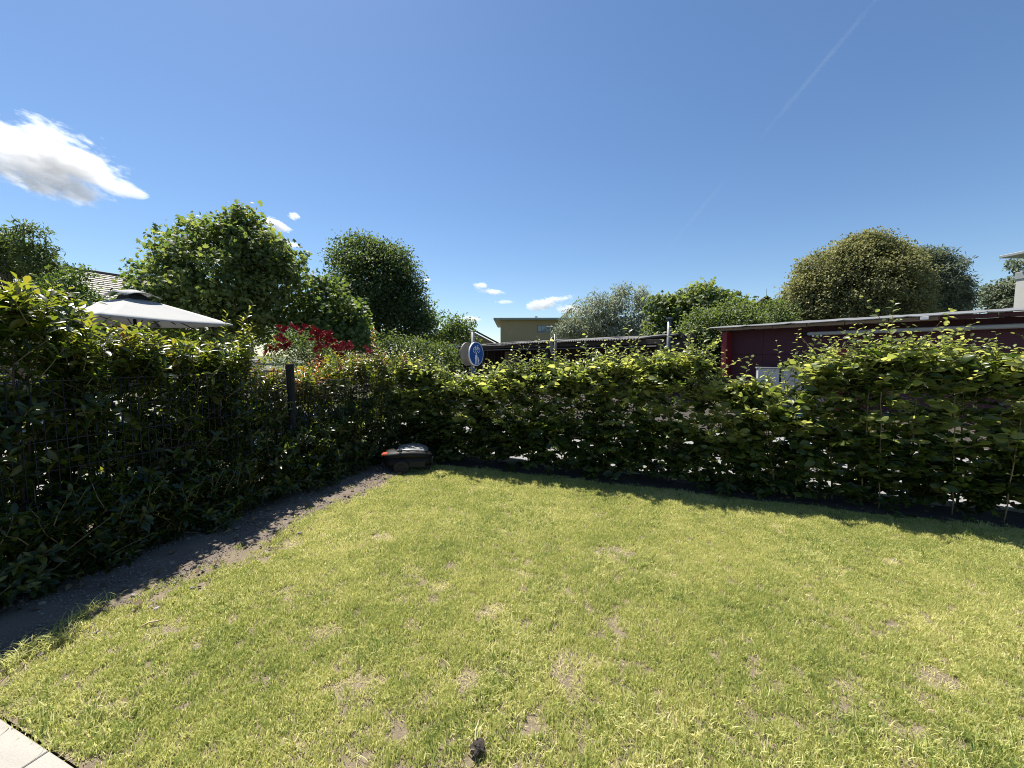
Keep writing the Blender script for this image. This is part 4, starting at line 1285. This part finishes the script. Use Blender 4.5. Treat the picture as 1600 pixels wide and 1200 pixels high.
def carport(name, label, s_left, length, ze, rise, depth, boards):
    o = Vector((5.0, 13.0, -.04)) - DX * s_left
    root = thing(name, label, 'carport', o, RZ)
    nsh = int(length / 1.04)
    for k in range(nsh):
        V, Fq = corrugated(1.07, -.25, depth, ze, ze + rise, seed=k + int(s_left))
        q = MB().add(V, Fq).build('roof_sheet', M['corrugated'], root)
        q.location = (k * 1.04, .01 * math.sin(k * 2.3), (k % 2) * .004 + .012 * math.sin(k * 1.9))
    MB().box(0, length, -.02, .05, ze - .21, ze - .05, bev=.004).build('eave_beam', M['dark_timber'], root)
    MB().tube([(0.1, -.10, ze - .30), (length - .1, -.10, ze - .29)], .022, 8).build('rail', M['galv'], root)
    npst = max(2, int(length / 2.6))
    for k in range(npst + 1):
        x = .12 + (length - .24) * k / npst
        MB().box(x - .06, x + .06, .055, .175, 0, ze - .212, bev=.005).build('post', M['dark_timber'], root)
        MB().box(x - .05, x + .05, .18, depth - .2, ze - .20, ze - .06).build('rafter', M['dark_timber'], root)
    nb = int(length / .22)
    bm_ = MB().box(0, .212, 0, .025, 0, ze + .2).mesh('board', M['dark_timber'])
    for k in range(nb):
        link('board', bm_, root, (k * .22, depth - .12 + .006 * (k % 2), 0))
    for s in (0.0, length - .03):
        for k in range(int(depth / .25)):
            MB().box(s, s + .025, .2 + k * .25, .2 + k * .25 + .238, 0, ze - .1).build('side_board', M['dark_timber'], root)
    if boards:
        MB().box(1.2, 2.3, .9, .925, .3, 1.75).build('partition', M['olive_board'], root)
    return root
carport('carport', 'long open carport with wavy corrugated roof and dark inside', 12.1, 12.1, 2.13, .20, 2.2, True)
carport('far_carport', 'further lower carport roof left of the blue sign', 24.0, 10.6, 2.02, .25, 4.2, False)

# ------------------------------------------------------------------ dark red shed
def shed():
    root = thing('red_shed', 'long dark red shed with pale metal roof behind the right hedge', 'shed', (7.2, 12.9, -.04), RZ)
    ZR, L, DEP, OV = 2.44, 12.0, 4.2, .62
    bw = 1.02
    for k in range(int(L / bw)):
        for j in range(3):
            MB().box(.05 + k * bw + .003, .05 + (k + 1) * bw - .003, .002 * ((k + j) % 2), .03, j * .78 + .003, (j + 1) * .78 - .003, bev=.003).build('wall_panel', M['red_board'], root)
    MB().box(.05, L, .031, .08, 0, 2.34).build('wall', M['dark_timber'], root)
    MB().box(0, .06, .085, DEP, 0, 2.42).build('end_wall', M['red_board'], root)
    MB().box(-.03, .13, -.34, .0, 0, 2.30, bev=.006).build('corner_pier', M['red_sunlit'], root)  # sunlight on the pier put into its brighter red
    MB().box(.05, L, -.02, .028, 2.342, 2.40, bev=.003).build('plate_beam', M['timber'], root)
    for k in range(15):                      # broken batten under the roof edge, in lengths
        MB().box(-.1 + k * .82 + .01, -.1 + (k + 1) * .82 - .01, -OV + .05, -OV + .09, 2.325 + .006 * math.sin(k * 2.1), 2.405, bev=.004).build('batten', M['timber'] if k < 6 else M['red_board'], root)
    for k in range(15):
        MB().box(-.05 + k * .82, .01 + k * .82, -OV + .095, DEP - .1, 2.325, 2.415).build('rafter', M['dark_timber'], root)
    for k in range(11):
        x0 = -.30 + k * 1.16
        V, Fq = [], []
        for s in (0, 1):
            for j, t in enumerate((0, .02, 1)):
                for i in range(9):
                    x = x0 + 1.15 * i / 8
                    z = 2.425 + (.40 * t) + .003 * math.sin(i * .9 + k) * (1 - t) + (.012 if j else 0) + (.014 if i in (0, 8) else 0)
                    V.append((x, -OV - .06 + (DEP + OV + .1) * t, z - s * .018))
        for j in range(2):
            for i in range(8):
                a = j * 9 + i
                Fq += [(a, a + 1, a + 10, a + 9), (27 + a, 27 + a + 9, 27 + a + 10, 27 + a + 1)]
        for i in range(8):
            Fq += [(i, 27 + i, 28 + i, i + 1), (18 + i, 19 + i, 46 + i, 45 + i)]
        for j in range(2):
            a = j * 9; Fq.append((a, a + 9, 27 + a + 9, 27 + a)); a += 8
            Fq.append((a, 27 + a, 27 + a + 9, a + 9))
        MB().add(V, Fq).build('roof_sheet', M['roof_metal'], root)
    MB().box(4.55, 4.68, -OV - .09, -OV - .02, 2.335, 2.40, bev=.004).build('roof_clip', M['white_paint'], root)
    # closed awning cassette along the wall
    MB().box(2.30, L - .4, -.30, -.10, 2.09, 2.185, bev=.02).build('awning_cassette', M['awning'], root)
    MB().box(2.20, 2.295, -.31, -.09, 2.075, 2.195, bev=.012).build('awning_end', M['black'], root)
    for k in range(3):
        MB().box(2.42 + k * .09, 2.47 + k * .09, -.315, -.301, 2.05, 2.10, bev=.004).build('awning_bracket', M['white_paint'], root)
    for x in (3.6, 5.6, 7.6):
        MB().box(x, x + .06, -.10, .0, 2.10, 2.16).build('wall_bracket', M['galv'], root)
    # door standing open into the sun
    dr = MB().box(0, .90, -.022, .022, .08, 1.70, bev=.004).build('door', M['red_sunlit'], root)
    dr.location = (3.55, -.03, 0)
    dr.rotation_euler = (0, 0, R(-118))
    MB().tube([(.82, .022, 1.0), (.82, .05, 1.0), (.70, .05, 1.0)], .009, 6).build('handle', M['galv'], dr)
shed()
def cabinet():
    p0, p1 = at(1184, 590, 11.3), at(1294, 590, 10.6)
    d = p1 - p0; d.z = 0
    L = d.length
    root = thing('glazed_cabinet', 'low white framed glass cabinet with milky panes before the red shed', 'cabinet', (p0.x, p0.y, -.04), math.atan2(d.y, d.x))
    h = 1.17
    MB().box(0, L, 0, .42, 0, .10, bev=.004).build('plinth', M['grey_trim'], root)
    MB().box(-.03, L + .03, -.04, .46, h - .02, h + .02, bev=.004).build('lid', M['grey_trim'], root)
    n = 3
    for k in range(n + 1):
        x = k * L / n
        MB().box(max(0, x - .022), min(L, x + .022), -.006, .03, .102, h - .022, bev=.003).build('frame_post', M['white_paint'] if k in (0, n) else M['dark_grey'], root)
    for k in range(n):
        MB().box(k * L / n + .024, (k + 1) * L / n - .024, .006, .014, .102, h - .022).build('pane', M['frosted'], root)
    for x in (0.0, L - .02):
        MB().box(x, x + .02, .032, .42, .102, h - .022).build('side_pane', M['frosted'], root)
    MB().box(.022, L - .022, .40, .42, .102, h - .022).build('back_panel', M['white_paint'], root)
cabinet()

# ------------------------------------------------------------------ houses
def wall_grid(mb, x0, x1, z0, z1, y, th, holes):
    """front wall pieces round rectangular openings"""
    xs = sorted({x0, x1, *[h[0] for h in holes], *[h[1] for h in holes]})
    zs = sorted({z0, z1, *[h[2] for h in holes], *[h[3] for h in holes]})
    for a, b in zip(xs[:-1], xs[1:]):
        for c, d in zip(zs[:-1], zs[1:]):
            if any(h[0] <= a and b <= h[1] and h[2] <= c and d <= h[3] for h in holes): continue
            mb.box(a, b, y, y + th, c, d)
def window(root, x0, x1, z0, z1, y, nm, frame_m='grey_trim', nx=4):
    f = MB()
    t = .06
    f.box(x0, x1, y, y + .08, z0, z0 + t); f.box(x0, x1, y, y + .08, z1 - t, z1)
    f.box(x0, x0 + t, y, y + .08, z0 + t, z1 - t); f.box(x1 - t, x1, y, y + .08, z0 + t, z1 - t)
    w = f.build('window', M[frame_m], root)
    step = (x1 - x0 - 2 * t) / nx
    for k in range(nx):
        MB().box(x0 + t + k * step + .02, x0 + t + (k + 1) * step - .02, y + .03, y + .04, z0 + t, z1 - t).build('pane', M['glass'], w)
        if k:
            MB().box(x0 + t + k * step - .02, x0 + t + k * step + .02, y + .01, y + .06, z0 + t, z1 - t).build('mullion', M[frame_m], w)
    return w
def yellow_house():
    Y = 36.0
    o = at(782, 530, Y)
    root = thing('ochre_house', 'ochre yellow house with flat overhanging roof and long window behind the carport', 'house', (o.x, Y, -.05), 0)
    zt = at(782, 500.5, Y).z + .05
    X = lambda px: (px - 800) / FPX * Y * 1.0 - o.x
    Z = lambda py: at(800, py, Y).z + .05
    x1 = X(960)
    hl = (X(839), X(869), Z(518.5), Z(508))
    w = MB(); wall_grid(w, 0, x1, 0, zt, 0, .3, [hl]); w.box(0, .3, .3, 9, 0, zt); w.box(x1 - .3, x1, .3, 9, 0, zt); w.box(.3, x1 - .3, 8.7, 9, 0, zt)
    w.build('wall', M['yellow_wall'], root)
    window(root, *hl, .08, 'window', 'grey_trim', 5)
    MB().box(hl[0] - .05, hl[1] + .05, -.06, .07, hl[2] - .08, hl[2] - .003).build('sill', M['grey_trim'], root)
    MB().box(-.62, x1 + .6, -.62, 9.5, zt + .003, zt + .20, bev=.03).build('roof', M['roof_green'], root)
    q = MB().box(X(838), X(843.5), 3, 3.4, zt + .2, Z(490.5), bev=.01).build('chimney', M['concrete'], root)
    MB().tube([(X(840.8), 3.2, Z(490.5)), (X(840.8), 3.2, Z(489))], .12, 8).build('flue', M['galv'], q)
    # tilted solar panel on the roof, seen from its end
    th = MB()
    x0, xt, z0, z1 = X(874), X(895.5), zt + .22, Z(478.5)
    th.add([(x0, 1.0, z0), (x0, 5.0, z0), (xt, 5.0, z1), (xt, 1.0, z1), (x0 + .05, 1.0, z0 - .09), (x0 + .05, 5.0, z0 - .09), (xt + .05, 5.0, z1 - .09), (xt + .05, 1.0, z1 - .09)],
           [(0, 1, 2, 3), (7, 6, 5, 4), (0, 3, 7, 4), (1, 5, 6, 2), (3, 2, 6, 7), (0, 4, 5, 1)])
    th.v = [(x + (.42 if y > 3 else 0), y, z) for x, y, z in th.v]
    sp = th.build('solar_panel', M['solar'], root)
    MB().tube([(xt - .02, 1.2, zt + .2), (xt - .02, 1.2, z1 - .1)], .05, 6).build('strut', M['galv'], sp)
    MB().tube([((x0 + xt) / 2, 1.2, zt + .2), (xt - .05, 1.2, z1 - .25)], .04, 6).build('strut', M['galv'], sp)
yellow_house()
def tile_slope(root, name, m, A, B, down, ntile_x, rows, th=.03, proud=.02, kind='stuff'):
    """rows of separate roof tiles laid from the ridge line A-B downwards"""
    A, B, down = Vector(A), Vector(B), Vector(down)
    ex = (B - A) / ntile_x
    ey = down / rows
    nn = ex.cross(ey).normalized()
    if nn.z < 0: nn = -nn
    mb = MB()
    for j in range(rows):
        for i in range(ntile_x):
            off = .5 if j % 2 else 0
            a = A + ex * (i + off + .03) + ey * j
            b = A + ex * (i + off + .97) + ey * j
            c, d = b + ey * 1.06 + nn * (proud + random.uniform(0, .008)), a + ey * 1.06 + nn * (proud + random.uniform(0, .008))
            mb.add([a, b, c, d, c - nn * th, d - nn * th], [(0, 1, 2, 3), (3, 2, 4, 5)])
    return tag(mb.build(name, m, root), kind=kind)
def tiled_house():
    """neighbour's house at the far left; only its long roof slope shows over the shrubs"""
    A, B = at(-60, 395, 16.0), at(330, 452, 24.9)
    B.z = A.z
    d = (B - A); L = d.length
    root = thing('tiled_house', 'house with long pale tiled roof slope at the left behind the trees', 'house', (A.x, A.y, -.05), math.atan2(d.y, d.x))
    zr = A.z + .05
    dep, ze = 4.6, zr - 2.9
    MB().box(.4, L - .4, -dep + .5, dep - .5, 0, ze + .15).build('wall', M['timber'], root)
    for s in (-1, 1):
        v = [(0, 0, zr - .06), (L, 0, zr - .06), (L, s * dep, ze - .06), (0, s * dep, ze - .06), (0, 0, zr - .2), (L, 0, zr - .2), (L, s * dep, ze - .2), (0, s * dep, ze - .2)]
        MB().add(v, [(0, 1, 2, 3), (7, 6, 5, 4), (0, 3, 7, 4), (1, 5, 6, 2), (3, 2, 6, 7), (0, 4, 5, 1)]).build('roof_deck', M['dark_timber'], root)
    random.seed(3)
    tile_slope(root, 'roof_tiles', M['tile'], (0, 0, zr), (L, 0, zr), (0, -dep, ze - zr), int(L / .24), 24, .035, .035)
    tile_slope(root, 'rear_roof_tiles', M['tile'], (L, 0, zr), (0, 0, zr), (0, dep, ze - zr), int(L / .5), 12)
    MB().tube([(0, 0, zr + .02), (L, 0, zr + .02)], .09, 8).build('ridge', M['tile_dark'], root)
tiled_house()
def gable_house():
    Y = 42.0
    a, b = at(716, 502, Y), at(780, 536, Y)
    root = thing('brown_roofed_house', 'far house with brown sloping roof between the loose tree and the ochre house', 'house', (a.x - 7, Y, -.05), 0)
    zr, ze = a.z + .05, b.z + .05
    half = b.x - a.x
    xr = 7.0
    MB().box(xr - half + .4, xr + half - .4, .2, 10, 0, ze - .05).build('wall', M['white_wall'], root)
    g = MB(); g.add([(xr - half + .4, .2, ze - .05), (xr + half - .4, .2, ze - .05), (xr, .2, zr - .3), (xr - half + .4, .5, ze - .05), (xr + half - .4, .5, ze - .05), (xr, .5, zr - .3)], [(0, 1, 2), (5, 4, 3), (0, 2, 5, 3), (1, 4, 5, 2)])
    g.build('gable', M['tile_brown'], root)
    random.seed(4)
    tile_slope(root, 'roof_tiles', M['tile_brown'], (xr, -.3, zr), (xr, 10, zr), (half, 0, ze - zr), 24, 14)
    tile_slope(root, 'roof_tiles', M['tile_brown'], (xr, 10, zr), (xr, -.3, zr), (-half, 0, ze - zr), 24, 14)
    for s in (-1, 1):
        MB().add([(xr, -.35, zr + .03), (xr + s * half, -.35, ze + .03), (xr + s * half, -.35, ze - .17), (xr, -.35, zr - .17), (xr, -.25, zr + .03), (xr + s * half, -.25, ze + .03), (xr + s * half, -.25, ze - .17), (xr, -.25, zr - .17)],
                 [(0, 1, 2, 3), (7, 6, 5, 4), (0, 4, 5, 1), (2, 6, 7, 3), (1, 5, 6, 2), (0, 3, 7, 4)]).build('verge_board', M['tile_dark'], root)
gable_house()
def dark_gable_house():
    Y = 48.0
    a = at(1197.5, 461.5, Y)
    root = thing('dark_gable_house', 'far house showing only a dark pointed gable between the trees', 'house', (a.x, Y, -.05), R(-22))
    zr = a.z + .05
    hw, drop = 2.6, 2.3
    w = MB().box(-hw + .3, hw - .3, .3, 9, 0, zr - drop)
    w.add([(-hw + .3, .3, zr - drop), (hw - .3, .3, zr - drop), (0, .3, zr - .3), (-hw + .3, .6, zr - drop), (hw - .3, .6, zr - drop), (0, .6, zr - .3)], [(0, 1, 2), (5, 4, 3), (0, 2, 5, 3), (1, 4, 5, 2)])
    w.build('wall', M['dark_timber'], root)
    for s in (-1, 1):
        v = [(0, -.2, zr), (s * hw, -.2, zr - drop), (s * hw, 9, zr - drop), (0, 9, zr)]
        v += [(x, y, z - .16) for x, y, z in v]
        MB().add(v, [(0, 1, 2, 3), (7, 6, 5, 4), (0, 4, 5, 1), (1, 5, 6, 2), (2, 6, 7, 3), (3, 7, 4, 0)]).build('roof', M['tile_dark'], root)
    MB().box(-2.6, -1.2, 3.0, 3.6, zr - 1.5, zr - .05, bev=.05).build('chimney', M['tile_dark'], root)
    MB().tube([(.1, .5, zr), (.1, .5, zr + .9)], .02, 5).build('aerial', M['galv'], root)
dark_gable_house()
def white_house():
    Y = 30.0
    p = at(1583.5, 480, Y)
    root = thing('white_house', 'white flat roofed house at the right picture edge', 'house', (p.x, Y, -.05), 0)
    z = lambda py: at(1583, py, Y).z + .05
    D = 14.0
    w = MB()
    w.box(0, 10, -D, 0, 0, z(437))
    w.build('wall', M['white_wall'], root)
    MB().box(-.06, 10.1, -D - .06, .06, z(437) + .003, z(426), bev=.02).build('parapet', M['grey_trim'], root)
    MB().box(.1, 10.0, -D, -.1, z(426) + .003, z(424)).build('terrace_deck', M['grey_trim'], root)
    MB().box(.52, .9, -1.0, -.6, z(424) + .003, z(404)).build('column', M['anthracite'], root)
    MB().box(2.2, 9.6, -D + .4, -.8, z(424) + .003, z(404)).build('upper_wall', M['white_wall'], root)
    MB().box(-1.35, 10.5, -D - .6, .1, z(403.5), z(399), bev=.03).build('roof', M['grey_trim'], root)
    for k in range(3):
        f = MB()
        y0 = -3.5 - k * 3.6
        zb, zt, t = z(437) - 2.3, z(437) - .8, .06
        f.box(-.03, .05, y0 - 1.6, y0, zb, zb + t); f.box(-.03, .05, y0 - 1.6, y0, zt - t, zt)
        f.box(-.03, .05, y0 - 1.6, y0 - 1.6 + t, zb + t, zt - t); f.box(-.03, .05, y0 - t, y0, zb + t, zt - t)
        q = f.build('window', M['grey_trim'], root)
        MB().box(-.012, -.004, y0 - 1.6 + t, y0 - t, zb + t, zt - t).build('pane', M['glass'], q)
white_house()

# ------------------------------------------------------------------ clouds and vapour trail (volumes far beyond everything)
def cloud(label, lobes, dist, dens, seed, slant=R(-14), rag=1.0, sc=1.0):
    """each lobe: px, py, rx, ry in the photograph, all at one distance; density fades towards each lobe's rim"""
    px = dist / FPX
    P = [at(l[0], l[1], dist) for l in lobes]
    c = sum(P, Vector()) / len(P)
    root_m, n, b = new_mat('cloud_vapour')
    n.nodes.remove(b)
    out = n.nodes['Material Output']
    vol = n.nodes.new('ShaderNodeVolumePrincipled')
    vol.inputs['Color'].default_value = (1, 1, 1, 1)
    vol.inputs['Anisotropy'].default_value = 0.3
    n.links.new(vol.outputs[0], out.inputs['Volume'])
    tc = n.nodes.new('ShaderNodeTexCoord')
    def ma(op, x, y=None, z=None):
        k = n.nodes.new('ShaderNodeMath'); k.operation = op
        for i, v in enumerate((x, y, z)):
            if v is None: continue
            if isinstance(v, (int, float)): k.inputs[i].default_value = v
            else: n.links.new(v, k.inputs[i])
        return k.outputs[0]
    f = None
    dirs, rmax = None, None
    geo = []
    for l, p in zip(lobes, P):
        q = p - c
        rx, rz, ry = l[2] * px, l[3] * px, l[3] * px * 1.3
        geo.append((q, Vector((rx, ry, rz))))
        mp = n.nodes.new('ShaderNodeVectorMath'); mp.operation = 'SUBTRACT'
        mp.inputs[1].default_value = q
        n.links.new(tc.outputs['Object'], mp.inputs[0])
        rot = n.nodes.new('ShaderNodeVectorRotate'); rot.rotation_type = 'Y_AXIS'
        rot.inputs['Angle'].default_value = slant
        n.links.new(mp.outputs[0], rot.inputs['Vector'])
        dv = n.nodes.new('ShaderNodeVectorMath'); dv.operation = 'DIVIDE'
        dv.inputs[1].default_value = (rx, ry, rz)
        n.links.new(rot.outputs[0], dv.inputs[0])
        ln = n.nodes.new('ShaderNodeVectorMath'); ln.operation = 'LENGTH'
        n.links.new(dv.outputs[0], ln.inputs[0])
        g = ma('SUBTRACT', 1.0, ln.outputs['Value'])
        f = g if f is None else ma('SMOOTH_MAX', f, g, 0.25)
    def nz(scale, st, det):
        rot = n.nodes.new('ShaderNodeVectorRotate'); rot.rotation_type = 'Y_AXIS'
        rot.inputs['Angle'].default_value = R(-24)
        n.links.new(tc.outputs['Object'], rot.inputs['Vector'])
        mp = n.nodes.new('ShaderNodeMapping'); mp.inputs['Scale'].default_value = st
        mp.inputs['Location'].default_value = (seed * 3.1, seed, 0)
        n.links.new(rot.outputs[0], mp.inputs[0])
        t = n.nodes.new('ShaderNodeTexNoise')
        t.inputs['Scale'].default_value = scale; t.inputs['Detail'].default_value = det; t.inputs['Roughness'].default_value = .62
        n.links.new(mp.outputs[0], t.inputs['Vector'])
        return t.outputs[0]
    big = 1 / (34 * px * sc)
    e = ma('MULTIPLY_ADD', nz(big, (.62, 1, 1.25), 6), 3.0 * rag, ma('MULTIPLY_ADD', nz(big * 3.2, (.45, 1, 1.6), 6), 1.7 * rag, -2.55 * rag))
    s = ma('MULTIPLY_ADD', f, 1.15, e)
    s = ma('SMOOTHSTEP' if False else 'MULTIPLY', ma('MAXIMUM', ma('MINIMUM', ma('MULTIPLY', s, 2.4), 1.0), 0.0), dens / px)
    n.links.new(s, vol.inputs['Density'])
    # hull: star shaped round the middle, a little outside the lobes
    mb = bmesh.new()
    bmesh.ops.create_icosphere(mb, subdivisions=4, radius=1.0)
    for v in mb.verts:
        d = v.co.normalized()
        best = 2 * px
        for q, rr in geo:
            ca, sa = math.cos(slant), math.sin(slant)
            # rotate into lobe frame (about Y)
            def ro(w): return Vector((w.x * ca + w.z * sa, w.y, -w.x * sa + w.z * ca))
            r_ = rr * 1.35
            dd, oo = ro(d), ro(-q)
            A = sum((dd[k] / r_[k]) ** 2 for k in range(3)); B = 2 * sum(dd[k] * oo[k] / r_[k] ** 2 for k in range(3)); Cc = sum((oo[k] / r_[k]) ** 2 for k in range(3)) - 1
            disc = B * B - 4 * A * Cc
            if disc > 0:
                best = max(best, (-B + math.sqrt(disc)) / (2 * A))
        v.co = d * best
    me = bpy.data.meshes.new('cloud'); mb.to_mesh(me); mb.free()
    me.materials.append(root_m)
    o = link('cloud', me, None, c)
    return tag(o, label, 'cloud', 'small white summer clouds')
CD = 1500.0
cloud('large white cloud with ragged tail at the left edge of the sky', [(5, 230, 70, 34), (85, 242, 76, 42), (115, 258, 52, 38), (45, 268, 62, 28), (105, 292, 60, 22), (178, 290, 34, 15), (208, 303, 22, 9)], CD, .042, 1, R(-12), 1.0)
cloud('small slanting cloud above the second one over the dark tree', [(425, 347, 17, 8), (438, 354, 16, 8)], CD, .16, 2, R(-20), .9, .35)
cloud('thin slanting cloud just touching the top right of the broad leaved tree', [(425, 374, 22, 8), (446, 379, 20, 7)], CD, .16, 3, R(-14), .9, .35)
cloud('tiny round cloud puff above the dark dome shaped tree', [(461, 338, 9, 6)], CD, .16, 4, 0, .8, .3)
cloud('thin low cloud streak right of the dark dome tree', [(752, 446, 12, 6), (768, 456, 20, 5)], CD, .12, 5, R(-8), .9, .3)
cloud('long flat cloud bank low above the ochre house chimney', [(868, 468, 28, 6), (846, 478, 24, 7), (850, 474, 26, 7)], CD, .15, 6, R(6), .8, .35)
cloud('low cloud peeping out behind the solar panel', [(894, 483, 22, 8)], CD, .15, 7, 0, .8, .35)
cloud('tiny cloud just right of the dark dome tree top', [(666, 437, 8, 4)], CD, .14, 8, 0, .8, .3)
cloud('small cloud over the brown roofed house', [(735, 499, 16, 7)], CD, .14, 9, 0, .8, .3)
cloud('small faint cloud right of the thin low streak', [(787, 472, 15, 4)], CD, .10, 10, 0, .8, .3)
def trail():
    D = 4000.0
    a, b = at(1400, -38, D), at(1030, 405, D)
    m, n, bs = new_mat('vapour_trail')
    n.nodes.remove(bs)
    vol = n.nodes.new('ShaderNodeVolumePrincipled')
    vol.inputs['Color'].default_value = (1, 1, 1, 1)
    n.links.new(vol.outputs[0], n.nodes['Material Output'].inputs['Volume'])
    tc = n.nodes.new('ShaderNodeTexCoord')
    sp = n.nodes.new('ShaderNodeSeparateXYZ')
    n.links.new(tc.outputs['Object'], sp.inputs[0])
    L = (b - a).length
    rad = 5.0 * D / FPX
    def ma(op, x, y=None, z=None):
        k = n.nodes.new('ShaderNodeMath'); k.operation = op
        for i, v in enumerate((x, y, z)):
            if v is None: continue
            if isinstance(v, (int, float)): k.inputs[i].default_value = v
            else: n.links.new(v, k.inputs[i])
        return k.outputs[0]
    r2 = ma('ADD', ma('POWER', sp.outputs[0], 2.0), ma('POWER', sp.outputs[1], 2.0))
    fall = ma('MAXIMUM', ma('SUBTRACT', 1.0, ma('DIVIDE', ma('SQRT', r2), rad)), 0.0)
    along = ma('DIVIDE', sp.outputs[2], L)
    rp = ramp(n, along, [(0.0, (.35,) * 3), (.30, (.9,) * 3), (.46, (.75,) * 3), (.57, (.04,) * 3), (.68, (.04,) * 3), (.78, (.75,) * 3), (.90, (.5,) * 3), (1.0, (0,) * 3)])
    t = n.nodes.new('ShaderNodeTexNoise'); t.inputs['Scale'].default_value = 1 / (40 * D / FPX); t.inputs['Detail'].default_value = 4
    n.links.new(tc.outputs['Object'], t.inputs['Vector'])
    dn = ma('MULTIPLY', ma('MULTIPLY', fall, rp.outputs[0]), ma('MULTIPLY', ma('MAXIMUM', ma('MULTIPLY_ADD', t.outputs[0], 2.0, -.4), .2), .011 / (D / FPX)))
    n.links.new(dn, vol.inputs['Density'])
    o = MB().tube([(0, 0, L * k / 8) for k in range(9)], rad, 12).build('vapour_trail', m, None)
    o.location = a
    o.rotation_euler = (b - a).to_track_quat('Z', 'Y').to_euler()
    tag(o, 'faint straight vapour trail slanting across the upper right sky', 'vapour trail')
trail()
